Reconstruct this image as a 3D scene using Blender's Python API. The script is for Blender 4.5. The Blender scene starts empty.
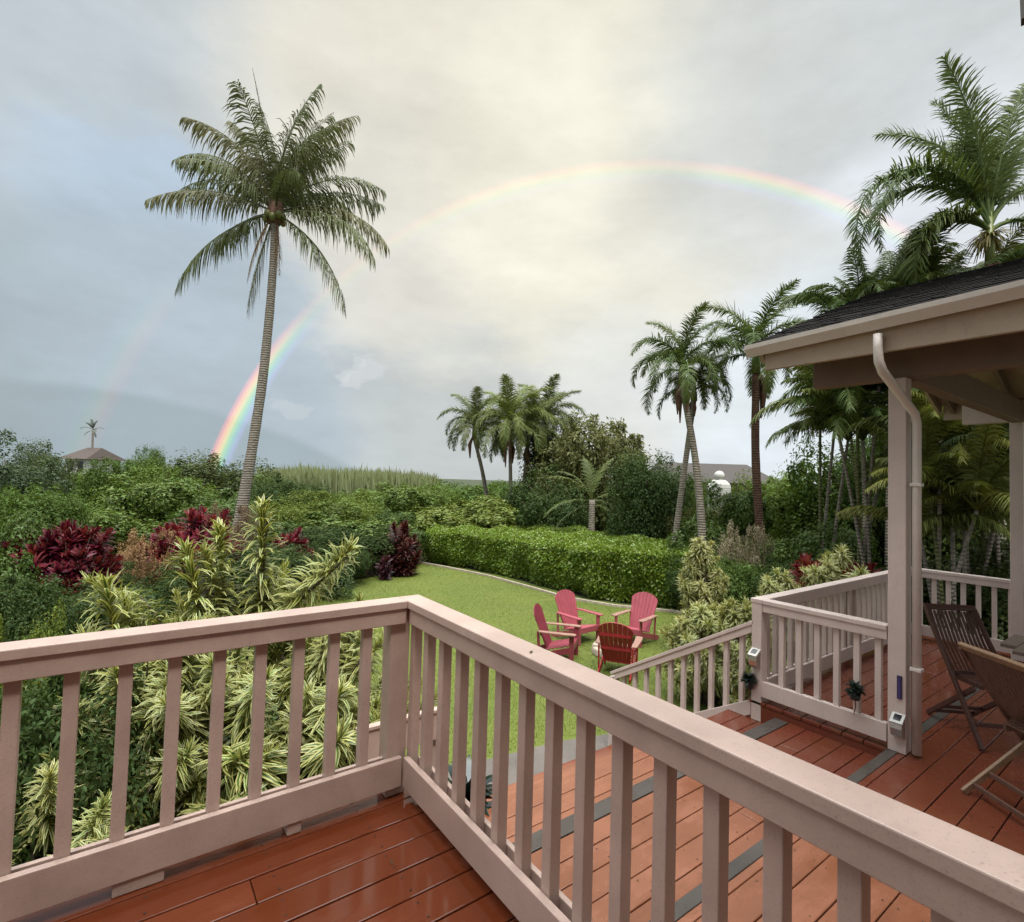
import bpy, math, random
import numpy as np
from mathutils import Vector, Matrix, Euler
R_ = math.radians
C = bpy.context.scene.collection
sc = bpy.context.scene
ZC = 1.56                       # camera height over the upper deck (deck top is z = 0)
G = -1.70                       # garden ground

# ------------------------------------------------------------------ camera
FPX = 524.6
cr = Vector((0.80660677, -0.59040778, 0.02835786))
cu = Vector((-0.04446945, -0.01277401, 0.99892907))
cf = Vector((0.58941325, 0.807004, 0.03655872))
cam = bpy.data.cameras.new('camera'); camo = bpy.data.objects.new('camera', cam); C.objects.link(camo)
cam.sensor_width = 36; cam.sensor_fit = 'HORIZONTAL'; cam.lens = FPX/1024*36
cam.clip_start = 0.02; cam.clip_end = 20000
m = Matrix((cr, cu, -cf)).transposed().to_4x4(); m.translation = Vector((0, 0, ZC)); camo.matrix_world = m
sc.camera = camo

def ray(px, py):
    return cr*((px-512)/FPX) - cu*((py-461)/FPX) + cf
def at(px, py, dist):
    """world point seen at a pixel of the photograph, dist metres away over the ground"""
    d = ray(px, py); k = dist/math.hypot(d.x, d.y); return Vector((d.x*k, d.y*k, ZC+d.z*k))

# ------------------------------------------------------------------ render settings
sc.view_settings.view_transform = 'Standard'; sc.view_settings.look = 'None'
sc.view_settings.gamma = 1; sc.view_settings.exposure = 0.13; sc.view_settings.use_curve_mapping = False
sc.render.engine = 'CYCLES'
sc.cycles.max_bounces = 6; sc.cycles.diffuse_bounces = 3; sc.cycles.glossy_bounces = 3
sc.cycles.transmission_bounces = 4; sc.cycles.transparent_max_bounces = 4; sc.cycles.volume_bounces = 0
sc.cycles.use_denoising = True

def lin(r, g, b):
    f = lambda c: (c/255/12.92) if c/255 <= .04045 else ((c/255+.055)/1.055)**2.4
    return (f(r), f(g), f(b), 1)

# ------------------------------------------------------------------ world: Nishita sky behind broken cloud, rainbow
ZENITH = 8.5
SUN_EL, SUN_AZ = R_(60), R_(205)       # azimuth clockwise from +Y
w = bpy.data.worlds.new('World'); sc.world = w; w.use_nodes = True
nt = w.node_tree; N = nt.nodes; L = nt.links; N.clear()
def nd(t, **k):
    n = N.new(t)
    for a, b in k.items(): setattr(n, a, b)
    return n
def mathn(op, a, b=None, c=None, clamp=False):
    n = nd('ShaderNodeMath', operation=op); n.use_clamp = clamp
    for i, v in enumerate((a, b, c)):
        if v is None: continue
        if isinstance(v, (int, float)): n.inputs[i].default_value = v
        else: L.new(v, n.inputs[i])
    return n.outputs[0]
tc = nd('ShaderNodeTexCoord')
nrm = nd('ShaderNodeVectorMath', operation='NORMALIZE'); L.new(tc.outputs['Generated'], nrm.inputs[0])
DIR = nrm.outputs[0]
nz = nd('ShaderNodeTexNoise'); nz.inputs['Scale'].default_value = 3.0; nz.inputs['Detail'].default_value = 6; nz.inputs['Roughness'].default_value = .55
mp = nd('ShaderNodeMapping'); mp.inputs['Scale'].default_value = (1, 1, 2.2); L.new(DIR, mp.inputs[0]); L.new(mp.outputs[0], nz.inputs['Vector'])
sub = nd('ShaderNodeVectorMath', operation='SUBTRACT'); L.new(nz.outputs['Color'], sub.inputs[0]); sub.inputs[1].default_value = (.5, .5, .5)
scl = nd('ShaderNodeVectorMath', operation='SCALE'); L.new(sub.outputs[0], scl.inputs[0]); scl.inputs['Scale'].default_value = .34
add = nd('ShaderNodeVectorMath', operation='ADD'); L.new(DIR, add.inputs[0]); L.new(scl.outputs[0], add.inputs[1])
nr2 = nd('ShaderNodeVectorMath', operation='NORMALIZE'); L.new(add.outputs[0], nr2.inputs[0])
WDIR = nr2.outputs[0]
def blob(vec, px, py, rad, src=None):
    d = ray(px, py).normalized() if src is None else src
    dt = nd('ShaderNodeVectorMath', operation='DOT_PRODUCT'); L.new(vec, dt.inputs[0]); dt.inputs[1].default_value = d
    mr = nd('ShaderNodeMapRange', interpolation_type='SMOOTHERSTEP'); L.new(dt.outputs['Value'], mr.inputs['Value'])
    mr.inputs['From Min'].default_value = math.cos(R_(rad)); mr.inputs['From Max'].default_value = math.cos(R_(rad*.12))
    return mr.outputs['Result']
def mixc(a, b, f):
    n = nd('ShaderNodeMix', data_type='RGBA')
    if isinstance(f, float): n.inputs['Factor'].default_value = f
    else: L.new(f, n.inputs['Factor'])
    for s, v in (('A', a), ('B', b)):
        sock = [i for i in n.inputs if i.name == s and i.type == 'RGBA'][0]
        if isinstance(v, tuple): sock.default_value = v
        else: L.new(v, sock)
    return [o for o in n.outputs if o.type == 'RGBA'][0]
CLOUDS = [  # (px, py, radius deg, sRGB, strength) : the big cloud masses by compass direction
    (300, 330, 16, (190, 198, 203), .7), (60, 330, 36, (172, 188, 200), .95), (190, 60, 20, (200, 203, 203), .7), (40, 60, 18, (180, 190, 196), .8),
    (130, 205, 9, (174, 194, 216), .6), (560, 300, 36, (212, 211, 203), .9), (420, 440, 24, (183, 190, 191), .85),
    (80, 440, 24, (163, 176, 181), .9), (200, 400, 20, (170, 183, 193), .85), (500, 70, 32, (230, 225, 209), .85),
    (390, 230, 15, (212, 210, 202), .7), (600, 210, 20, (232, 229, 213), .9), (700, 260, 14, (214, 212, 203), .6),
    (880, 70, 26, (198, 204, 205), .7), (960, 200, 12, (219, 224, 231), .8), (780, 410, 16, (216, 225, 232), .85), (610, 410, 14, (210, 213, 211), .7)]
nishita = nd('ShaderNodeTexSky', sky_type='NISHITA'); nishita.sun_disc = False
nishita.sun_elevation = SUN_EL; nishita.sun_rotation = SUN_AZ
nsc = nd('ShaderNodeVectorMath', operation='SCALE'); L.new(nishita.outputs[0], nsc.inputs[0]); nsc.inputs['Scale'].default_value = .10
base = mixc(nsc.outputs[0], lin(203, 205, 204), .93)
for (px, py, rad, col, st) in CLOUDS:
    f = mathn('MULTIPLY', blob(WDIR, px, py, rad), st)
    base = mixc(base, lin(*col), f)
# small scale cloud texture
nz2 = nd('ShaderNodeTexNoise'); nz2.inputs['Scale'].default_value = 4.6; nz2.inputs['Detail'].default_value = 9; nz2.inputs['Roughness'].default_value = .6
L.new(mp.outputs[0], nz2.inputs['Vector'])
mr = nd('ShaderNodeMapRange'); L.new(nz2.outputs['Fac'], mr.inputs['Value'])
mr.inputs['From Min'].default_value = .3; mr.inputs['From Max'].default_value = .7; mr.inputs['To Min'].default_value = .92; mr.inputs['To Max'].default_value = 1.13
sm = nd('ShaderNodeVectorMath', operation='SCALE'); L.new(base, sm.inputs[0]); L.new(mr.outputs[0], sm.inputs['Scale'])
base = sm.outputs[0]
# two small bright cloud scraps low over the hills
for (px, py, rad, st) in ((360, 368, 2.4, .40), (290, 412, 1.9, .22), (344, 358, 1.3, .35)):
    f = blob(WDIR, px, py, rad)
    nzf = nd('ShaderNodeMapRange'); nzf.interpolation_type = 'SMOOTHSTEP'; L.new(f, nzf.inputs['Value']); nzf.inputs['From Min'].default_value = .0; nzf.inputs['From Max'].default_value = .9
    base = mixc(base, lin(214, 217, 218), mathn('MULTIPLY', nzf.outputs[0], st))
# low bank of rain cloud along the left horizon
cb = ray(30, 1000).normalized(); rb_ = cb.angle(ray(30, 380).normalized())
dtb = nd('ShaderNodeVectorMath', operation='DOT_PRODUCT'); L.new(DIR, dtb.inputs[0]); dtb.inputs[1].default_value = cb
mb_ = nd('ShaderNodeMapRange', interpolation_type='SMOOTHSTEP'); L.new(dtb.outputs['Value'], mb_.inputs['Value'])
mb_.inputs['From Min'].default_value = math.cos(rb_+.006); mb_.inputs['From Max'].default_value = math.cos(rb_-.012)
base = mixc(base, lin(146, 160, 164), mathn('MULTIPLY', mb_.outputs[0], .5))
# rainbow: rings round the point opposite the low sun
AX = Vector((.71210, .68133, -.16941)).normalized()
dt = nd('ShaderNodeVectorMath', operation='DOT_PRODUCT'); L.new(DIR, dt.inputs[0]); dt.inputs[1].default_value = AX
ang = mathn('MULTIPLY', mathn('ARCCOSINE', dt.outputs['Value']), 180/math.pi)
def ring(a0, a1, stops):
    m1 = nd('ShaderNodeMapRange'); L.new(ang, m1.inputs['Value']); m1.inputs['From Min'].default_value = a0; m1.inputs['From Max'].default_value = a1
    rp = nd('ShaderNodeValToRGB'); L.new(m1.outputs[0], rp.inputs[0]); e = rp.color_ramp
    e.interpolation = 'EASE'
    while len(e.elements) < len(stops): e.elements.new(.5)
    for el, (p, c) in zip(e.elements, stops): el.position = p; el.color = (*c, 1)
    return rp.outputs[0]
RB = [(0, (0, 0, 0)), (.10, (.02, .02, .06)), (.24, (.10, .12, .34)), (.38, (.05, .32, .26)), (.52, (.20, .52, .06)), (.64, (.75, .55, .0)), (.77, (.95, .28, .0)), (.88, (.60, .05, .04)), (1, (0, 0, 0))]
prim = ring(39.3, 41.6, RB)
sec = ring(49.4, 53.0, [(p, RB[8-i][1]) for i, p in enumerate((0, .12, .23, .36, .48, .62, .76, .9, 1))])
def addc(a, col, f):
    s = nd('ShaderNodeVectorMath', operation='SCALE'); L.new(col, s.inputs[0])
    if isinstance(f, float): s.inputs['Scale'].default_value = f
    else: L.new(f, s.inputs['Scale'])
    ad = nd('ShaderNodeVectorMath', operation='ADD'); L.new(a, ad.inputs[0]); L.new(s.outputs[0], ad.inputs[1]); return ad.outputs[0]
inten = mathn('ADD', mathn('MULTIPLY', blob(DIR, 212, 490, 22), .50), mathn('ADD', mathn('ADD', mathn('MULTIPLY', blob(DIR, 840, 215, 15), .15), mathn('MULTIPLY', blob(DIR, 600, 175, 22), .05)), .06))
base = addc(base, prim, inten)
base = addc(base, sec, mathn('ADD', mathn('MULTIPLY', blob(DIR, 95, 420, 16), .045), .004))
ins = nd('ShaderNodeMapRange', interpolation_type='SMOOTHSTEP'); L.new(ang, ins.inputs['Value'])
ins.inputs['From Min'].default_value = 36; ins.inputs['From Max'].default_value = 41.2; ins.inputs['To Min'].default_value = 1.035; ins.inputs['To Max'].default_value = 1.0
s3 = nd('ShaderNodeVectorMath', operation='SCALE'); L.new(base, s3.inputs[0]); L.new(ins.outputs[0], s3.inputs['Scale'])
# overcast sky, boosted overhead out of view to light upward-facing surfaces
sz = nd('ShaderNodeSeparateXYZ'); L.new(DIR, sz.inputs[0])
zen = nd('ShaderNodeMapRange', interpolation_type='SMOOTHSTEP'); L.new(sz.outputs[2], zen.inputs['Value'])
zen.inputs['From Min'].default_value = .71; zen.inputs['From Max'].default_value = .93; zen.inputs['To Min'].default_value = 1.0; zen.inputs['To Max'].default_value = ZENITH
s4 = nd('ShaderNodeVectorMath', operation='SCALE'); L.new(s3.outputs[0], s4.inputs[0]); L.new(zen.outputs[0], s4.inputs['Scale'])
bg = nd('ShaderNodeBackground'); L.new(s4.outputs[0], bg.inputs['Color']); bg.inputs['Strength'].default_value = 1.0
wo = nd('ShaderNodeOutputWorld'); L.new(bg.outputs[0], wo.inputs['Surface'])

# ------------------------------------------------------------------ sun, soft behind cloud
sl = bpy.data.lights.new('sun', 'SUN'); sl.energy = 2.0; sl.angle = R_(12); sl.color = (1, .93, .82)
so = bpy.data.objects.new('sun', sl); C.objects.link(so)
sd = Vector((math.sin(SUN_AZ)*math.cos(SUN_EL), math.cos(SUN_AZ)*math.cos(SUN_EL), math.sin(SUN_EL)))
so.rotation_euler = sd.to_track_quat('Z', 'Y').to_euler()

# ------------------------------------------------------------------ materials
def newmat(name):
    mt = bpy.data.materials.new(name); mt.use_nodes = True
    t = mt.node_tree; t.nodes.clear(); return mt, t
class NT:
    def __init__(s, name):
        s.mat, s.t = newmat(name); s.n = s.t.nodes; s.l = s.t.links
        s.out = s.n.new('ShaderNodeOutputMaterial'); s.p = s.n.new('ShaderNodeBsdfPrincipled'); s.l.new(s.p.outputs[0], s.out.inputs[0])
    def node(s, t, **k):
        x = s.n.new(t)
        for a, b in k.items(): setattr(x, a, b)
        return x
    def noise(s, scale, detail=4, rough=.5, vec=None, stretch=None):
        x = s.n.new('ShaderNodeTexNoise'); x.inputs['Scale'].default_value = scale; x.inputs['Detail'].default_value = detail; x.inputs['Roughness'].default_value = rough
        if vec is None: vec = s.node('ShaderNodeTexCoord').outputs['Object']
        if stretch:
            mp = s.node('ShaderNodeMapping'); mp.inputs['Scale'].default_value = stretch; s.l.new(vec, mp.inputs[0]); vec = mp.outputs[0]
        s.l.new(vec, x.inputs['Vector']); return x.outputs['Fac']
    def ramp(s, fac, stops):
        r = s.n.new('ShaderNodeValToRGB'); e = r.color_ramp
        while len(e.elements) < len(stops): e.elements.new(.5)
        for el, (p, c) in zip(e.elements, stops): el.position = p; el.color = c if len(c) == 4 else (*c, 1)
        s.l.new(fac, r.inputs[0]); return r.outputs[0]
    def mr(s, v, a, b, c, d):
        x = s.node('ShaderNodeMapRange'); s.l.new(v, x.inputs['Value'])
        for i, q in zip(('From Min', 'From Max', 'To Min', 'To Max'), (a, b, c, d)): x.inputs[i].default_value = q
        return x.outputs[0]
    def mix(s, a, b, f, mode='MIX'):
        x = s.node('ShaderNodeMix', data_type='RGBA', blend_type=mode)
        if isinstance(f, (int, float)): x.inputs['Factor'].default_value = f
        else: s.l.new(f, x.inputs['Factor'])
        for nm, v in (('A', a), ('B', b)):
            k = [i for i in x.inputs if i.name == nm and i.type == 'RGBA'][0]
            if isinstance(v, tuple): k.default_value = v if len(v) == 4 else (*v, 1)
            else: s.l.new(v, k)
        return [o for o in x.outputs if o.type == 'RGBA'][0]
    def base(s, v):
        if isinstance(v, tuple): s.p.inputs['Base Color'].default_value = v if len(v) == 4 else (*v, 1)
        else: s.l.new(v, s.p.inputs['Base Color'])
    def rough(s, v):
        if isinstance(v, (int, float)): s.p.inputs['Roughness'].default_value = v
        else: s.l.new(v, s.p.inputs['Roughness'])
    def bump(s, h, strength, dist=.01):
        b = s.node('ShaderNodeBump'); b.inputs['Strength'].default_value = strength; b.inputs['Distance'].default_value = dist
        s.l.new(h, b.inputs['Height']); s.l.new(b.outputs[0], s.p.inputs['Normal'])

def paint_mat(name, c, r0=.35, r1=.6, var=.10):
    k = NT(name); n1 = k.noise(3.5, 5, .6); n2 = k.noise(60, 3, .6)
    dark = tuple(x*(1-var*1.6) for x in c); lite = tuple(min(1, x*(1+var)) for x in c)
    col = k.mix(k.ramp(n1, [(.3, dark), (.7, lite)]), tuple(x*.8 for x in c), k.mr(n2, .55, .8, 0, .35))
    sp = k.noise(170, 2, .5); col = k.mix(col, tuple(x*.62 for x in c), k.mr(sp, .60, .74, 0, .7)); gr = k.noise(9, 6, .7, None, (1, 1, .35)); col = k.mix(col, tuple(x*.72 for x in c), k.mr(gr, .56, .8, 0, .6))
    k.base(col); k.rough(k.mr(n1, .35, .65, r0, r1)); k.bump(k.noise(28, 6, .7, None, (1, 1, 1)), .30, .004); return k.mat
RAIL = paint_mat('rail_paint', (.50, .368, .312), .28, .55, .10)
TRIM = paint_mat('porch_trim_paint', (.60, .50, .455), .45, .65, .07)
TAN = paint_mat('tan_fascia_paint', (.42, .33, .245), .5, .7, .07)
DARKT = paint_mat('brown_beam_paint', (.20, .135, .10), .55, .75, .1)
GUT = paint_mat('gutter_paint', (.66, .61, .56), .35, .5, .05)
CEIL = paint_mat('sheathing_paint', (.36, .27, .17), .6, .8, .12)

def deck_mat(name, c1, c2, wet, porch_shade=None):
    k = NT(name); tcn = k.node('ShaderNodeTexCoord').outputs['Object']
    geo = k.node('ShaderNodeNewGeometry')
    isl = geo.outputs['Random Per Island']
    grain = k.noise(5, 6, .65, tcn, (1.2, 18, 18)); big = k.noise(1.1, 4, .6, tcn); wetn = k.noise(2.3, 5, .62, tcn, (1, 1.9, 1))
    col = k.ramp(isl, [(0, c1), (1, c2)])
    col = k.mix(col, tuple(x*.55 for x in c1), k.mr(grain, .5, .85, 0, .55))
    col = k.mix(col, tuple(min(1, x*1.35+.02) for x in c2), k.mr(big, .45, .8, 0, .55))
    if porch_shade:      # darker red put in toward the porch, standing for shade under its roof
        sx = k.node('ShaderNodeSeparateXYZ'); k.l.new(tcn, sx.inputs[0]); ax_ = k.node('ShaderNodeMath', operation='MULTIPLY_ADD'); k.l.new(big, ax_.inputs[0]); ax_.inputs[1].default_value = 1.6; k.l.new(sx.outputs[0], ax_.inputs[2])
        fr = k.mr(ax_.outputs[0], porch_shade[1]+.8, porch_shade[2]+.8, 0, 1); cl2 = k.node('ShaderNodeClamp'); k.l.new(fr, cl2.inputs[0]); col = k.mix(col, porch_shade[0], cl2.outputs[0])
    w = k.mr(wetn, .44-wet, .68-wet, 0, 1); w2 = k.node('ShaderNodeClamp'); k.l.new(w, w2.inputs[0]); w = w2.outputs[0]
    k.base(k.mix(col, tuple(x*.62 for x in c1), k.mr(w, 0, 1, 0, .45)))
    k.rough(k.mr(w, 0, 1, .40, .075)); k.p.inputs['IOR'].default_value = 1.45
    mixh = k.node('ShaderNodeMath', operation='MULTIPLY'); k.l.new(grain, mixh.inputs[0]); k.l.new(k.mr(w, 0, 1, 1, .15), mixh.inputs[1])
    k.bump(mixh.outputs[0], .35, .004); return k.mat
DECKU = deck_mat('wet_red_deck_paint', (.130, .029, .010), (.175, .042, .016), .20)
DECKL = deck_mat('faded_red_deck_porch_shade', (.235, .086, .042), (.29, .112, .060), .07, porch_shade=((.14, .032, .017), 3.2, 4.3))
GREYB = deck_mat('grey_strip_paint', (.065, .055, .048), (.075, .064, .056), .0)

def simple(name, c, rough=.5, metal=0, var=.12, nscale=12, bump=.0, spec=.5):
    k = NT(name); n1 = k.noise(nscale, 4, .6)
    k.base(k.ramp(n1, [(.3, tuple(x*(1-var) for x in c)), (.7, tuple(min(1, x*(1+var)) for x in c))]))
    k.rough(rough); k.p.inputs['Metallic'].default_value = metal
    if bump: k.bump(n1, bump, .01)
    return k.mat
STEEL = simple('brushed_steel', (.55, .54, .52), .28, 1.0, .08, 40)
BLACKG = simple('solar_cell_glass', (.012, .013, .02), .12)
WHITEP = simple('white_plastic', (.60, .60, .57), .35)
PLAQUE = simple('dark_blue_enamel', (.02, .02, .06), .15)
BLUE_S = simple('blue_strip', (.045, .04, .16), .2)
CONC = simple('path_concrete', (.125, .11, .098), .75, 0, .2, 2.5, .3)
TEAK = None
def wood(name, c, rough=.45, stretch=(14, 14, 1.5), var=.35):
    k = NT(name); g = k.noise(6, 5, .6, None, stretch); n = k.noise(2, 3)
    k.base(k.mix(k.ramp(g, [(.3, tuple(x*(1-var) for x in c)), (.7, tuple(x*(1+var*.5) for x in c))]), tuple(x*.7 for x in c), k.mr(n, .45, .75, 0, .5)))
    k.rough(rough); k.bump(g, .3, .002); return k.mat
TEAK = wood('weathered_teak', (.125, .062, .042), .4)
TEAKD = wood('dark_teak', (.075, .032, .024), .4)
TEAKL = wood('pale_teak_edge', (.27, .165, .095), .45)
TABLE = wood('grey_table_wood', (.22, .17, .135), .5)
REDP = simple('red_chair_plastic', (.30, .018, .03), .38, 0, .12, 8)
PINKP = simple('faded_red_chair_plastic', (.22, .035, .055), .42, 0, .12, 6)
ROSEP = simple('salmon_chair_plastic', (.36, .080, .105), .42, 0, .1, 6)
BEIGEP = simple('weathered_arm_wood', (.30, .17, .13), .6, 0, .18, 10)
STONE = simple('pale_stone', (.42, .36, .29), .8, 0, .25, 9, .5)
CHAR = simple('charred_wood', (.02, .016, .013), .9)
HWALL = simple('house_wall_paint', (.34, .26, .22), .8)
HWIN = simple('dark_window_glass', (.03, .035, .04), .08)
ROOFG = simple('grey_far_roof', (.055, .046, .042), .8)
WALLW = simple('far_white_wall', (.62, .62, .60), .7)

k = NT('asphalt_shingles'); ri = k.node('ShaderNodeNewGeometry').outputs['Random Per Island']
k.base(k.mix(k.ramp(ri, [(0, (.008, .0075, .008)), (.6, (.018, .0165, .017)), (1, (.036, .031, .029))]), (.03, .028, .026), k.mr(k.noise(60, 3), .45, .7, 0, .6))); k.rough(.85); k.p.inputs['Specular IOR Level'].default_value = .2; k.bump(k.noise(120, 2), .5, .004); SHING = k.mat

# leaves: one material per kind, colour of each thing from its own object colour
def leaf_mat(name, rough=.45, trans=.28, vary=.5, stripe=False, spec=.4):
    k = NT(name); oi = k.node('ShaderNodeObjectInfo').outputs['Color']; geo = k.node('ShaderNodeNewGeometry')
    isl = geo.outputs['Random Per Island']
    clump = k.noise(.55, 3, .6, k.node('ShaderNodeTexCoord').outputs['Object'])
    hs = k.node('ShaderNodeHueSaturation'); k.l.new(oi, hs.inputs['Color'])
    k.l.new(k.mr(isl, 0, 1, .478, .52), hs.inputs['Hue']); k.l.new(k.mr(isl, 0, 1, 1-vary, 1+vary*1.1), hs.inputs['Value'])
    k.l.new(k.mr(isl, 0, 1, 1.08, .86), hs.inputs['Saturation'])
    col = hs.outputs[0]
    if stripe:
        uv = k.node('ShaderNodeSeparateXYZ'); k.l.new(k.node('ShaderNodeUVMap').outputs[0], uv.inputs[0])
        d = k.node('ShaderNodeMath', operation='SUBTRACT'); k.l.new(uv.outputs[0], d.inputs[0]); d.inputs[1].default_value = .5
        ab = k.node('ShaderNodeMath', operation='ABSOLUTE'); k.l.new(d.outputs[0], ab.inputs[0])
        edge = k.mr(ab.outputs[0], .14, .26, 0, 1); cl = k.node('ShaderNodeClamp'); k.l.new(edge, cl.inputs[0])
        cream = k.ramp(isl, [(0, (.42, .43, .12)), (.5, (.60, .58, .24)), (1, (.50, .54, .26))])
        col = k.mix(col, cream, cl.outputs[0])
    k.base(col); k.rough(rough); k.p.inputs['Specular IOR Level'].default_value = spec
    tr = k.node('ShaderNodeBsdfTranslucent'); br2 = k.mix(col, (1, .95, .5), 1.0, 'MULTIPLY')
    k.l.new(br2, tr.inputs['Color'])
    mx = k.node('ShaderNodeMixShader'); mx.inputs[0].default_value = trans
    k.l.new(k.p.outputs[0], mx.inputs[1]); k.l.new(tr.outputs[0], mx.inputs[2]); k.l.new(mx.outputs[0], k.out.inputs[0])
    return k.mat
LEAF = leaf_mat('broad_leaf', .6, .34, .55, False, .16); GLOSS = leaf_mat('glossy_leaf', .45, .28, .5, False, .28); FROND = leaf_mat('palm_leaf', .5, .26, .42, False, .18)
VARI = leaf_mat('variegated_leaf', .4, .3, .4, True); TI = leaf_mat('red_ti_leaf', .35, .35, .65)
def bark(name, c, rings=False):
    k = NT(name); n = k.noise(9, 5, .65, None, (1, 1, .5 if not rings else 3))
    k.base(k.ramp(n, [(.32, tuple(x*.5 for x in c)), (.55, c), (.72, tuple(min(1, x*1.5) for x in c))])); k.rough(.85)
    h = n
    if rings:
        wv = k.node('ShaderNodeTexWave', bands_direction='Z'); wv.inputs['Scale'].default_value = 4.5; wv.inputs['Distortion'].default_value = 1.5
        k.l.new(k.node('ShaderNodeTexCoord').outputs['Object'], wv.inputs['Vector']); h = wv.outputs['Fac']
    k.bump(h, .5, .03); return k.mat
BARK = bark('grey_bark', (.14, .115, .09)); PALMB = bark('coconut_bark', (.24, .215, .18), True); PALMG = bark('pale_palm_bark', (.27, .24, .20), True)
SHEATH = simple('green_crownshaft', (.16, .19, .05), .4); BROWNS = simple('dry_brown_sheath', (.15, .075, .05), .8, 0, .35, 6, .4)
BLACKT = simple('dark_stained_rafter', (.05, .045, .038), .8)
SOIL = simple('soil', (.030, .024, .016), .95, 0, .4, 3, .4)

# ------------------------------------------------------------------ mesh helpers
class MB:
    def __init__(s): s.v = []; s.f = []
    def add(s, vs, fs):
        o = len(s.v); s.v += [tuple(p) for p in vs]; s.f += [tuple(i+o for i in f) for f in fs]; return s
    def box(s, x0, x1, y0, y1, z0, z1, M=None):
        vs = [Vector(p) for p in ((x0, y0, z0), (x1, y0, z0), (x1, y1, z0), (x0, y1, z0), (x0, y0, z1), (x1, y0, z1), (x1, y1, z1), (x0, y1, z1))]
        if M is not None: vs = [M @ p for p in vs]
        return s.add(vs, [(0, 3, 2, 1), (4, 5, 6, 7), (0, 1, 5, 4), (1, 2, 6, 5), (2, 3, 7, 6), (3, 0, 4, 7)])
    def bar(s, a, b, w, h, up=(0, 0, 1)):
        a = Vector(a); b = Vector(b); d = b-a; Lq = d.length; d.normalize(); side = d.cross(Vector(up))
        if side.length < 1e-4: side = d.cross(Vector((1, 0, 0)))
        side.normalize(); u = side.cross(d)
        M = Matrix((d, side, u)).transposed().to_4x4(); M.translation = a
        return s.box(0, Lq, -w/2, w/2, -h/2, h/2, M)
    def tube(s, pts, rad, n=8, caps=True):
        pts = [Vector(p) for p in pts]; rings = []; o = len(s.v); ref = None
        for i, p in enumerate(pts):
            t = (pts[min(i+1, len(pts)-1)]-pts[max(i-1, 0)]).normalized()
            if ref is None: ref = t.orthogonal().normalized()
            ref = (ref - t*ref.dot(t)).normalized(); b = t.cross(ref)
            r = rad[i] if isinstance(rad, (list, tuple)) else rad
            for k2 in range(n):
                a = 2*math.pi*k2/n; s.v.append(tuple(p+ref*(math.cos(a)*r)+b*(math.sin(a)*r)))
        for i in range(len(pts)-1):
            for k2 in range(n):
                a = o+i*n+k2; b2 = o+i*n+(k2+1) % n; s.f.append((a, b2, b2+n, a+n))
        if caps:
            s.f.append(tuple(o+k2 for k2 in range(n))[::-1]); e = o+(len(pts)-1)*n; s.f.append(tuple(e+k2 for k2 in range(n)))
        return s
    def build(s, name, mat, parent=None, bevel=0, smooth=False, loc=None):
        me = bpy.data.meshes.new(name); me.from_pydata(s.v, [], s.f); me.materials.append(mat); me.update()
        if smooth: me.shade_smooth()
        o = bpy.data.objects.new(name, me); C.objects.link(o)
        if parent is not None: o.parent = parent
        if loc is not None: o.location = loc
        if bevel:
            b = o.modifiers.new('b', 'BEVEL'); b.width = bevel; b.segments = 2; b.limit_method = 'ANGLE'
        return o
def tag(o, label, cat, group=None):
    o['label'] = label; o['category'] = cat
    if group: o['group'] = group
    return o
def thing(name, label, cat, loc=(0, 0, 0), rz=0, group=None):
    o = bpy.data.objects.new(name, None); C.objects.link(o); o.location = loc; o.rotation_euler = (0, 0, rz); o.empty_display_size = .2
    return tag(o, label, cat, group)
def struct(o, kind='structure'): o['kind'] = kind; return o
def inst(src, name, parent=None, loc=(0, 0, 0), rot=(0, 0, 0), scale=(1, 1, 1), color=None):
    """a copy that shares its mesh; src is a mesh datablock"""
    o = bpy.data.objects.new(name, src); C.objects.link(o); o.location = loc; o.rotation_euler = rot
    o.scale = scale if isinstance(scale, (tuple, list)) else (scale,)*3
    if parent is not None: o.parent = parent
    if color: o.color = (*color, 1)
    return o
def npmesh(name, V, F, mat, UV=None):
    """V (n,3), F (m,k) with equal k"""
    me = bpy.data.meshes.new(name); V = np.asarray(V, dtype=np.float32); F = np.asarray(F, dtype=np.int32)
    me.vertices.add(len(V)); me.vertices.foreach_set('co', V.ravel())
    kk = F.shape[1]; me.loops.add(F.size); me.loops.foreach_set('vertex_index', F.ravel())
    me.polygons.add(len(F)); me.polygons.foreach_set('loop_start', np.arange(0, F.size, kk, dtype=np.int32))
    me.update(calc_edges=True)
    if UV is not None:
        uvl = me.uv_layers.new(name='UVMap'); uvl.data.foreach_set('uv', np.asarray(UV, dtype=np.float32)[F.ravel()].ravel())
    me.materials.append(mat); return me

# ------------------------------------------------------------------ foliage generators
def un(a): return a/np.maximum(np.linalg.norm(a, axis=-1, keepdims=True), 1e-9)
def leaves(name, P, Nn, size, asp, mat, rng, droop=.25, outward=.55):
    n = len(P); t = un(rng.normal(size=(n, 3))); t = un(t - Nn*(t*Nn).sum(1, keepdims=True) + Nn*outward*rng.uniform(.2, 1.4, (n, 1)) - np.array([0, 0, droop]))
    b = un(np.cross(t, Nn+rng.normal(size=(n, 3))*.35)); nn = np.cross(b, t)
    s = size*rng.uniform(.6, 1.35, (n, 1)); w = s*asp
    v0 = P; v1 = P+t*s*.45+b*w*.5+nn*w*.14; v2 = P+t*s-np.array([0, 0, 1.])*s*.12; v3 = P+t*s*.45-b*w*.5+nn*w*.14
    V = np.stack([v0, v1, v2, v3], 1).reshape(-1, 3); F = np.arange(4*n).reshape(n, 4)
    return npmesh(name, V, F, mat)
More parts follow.
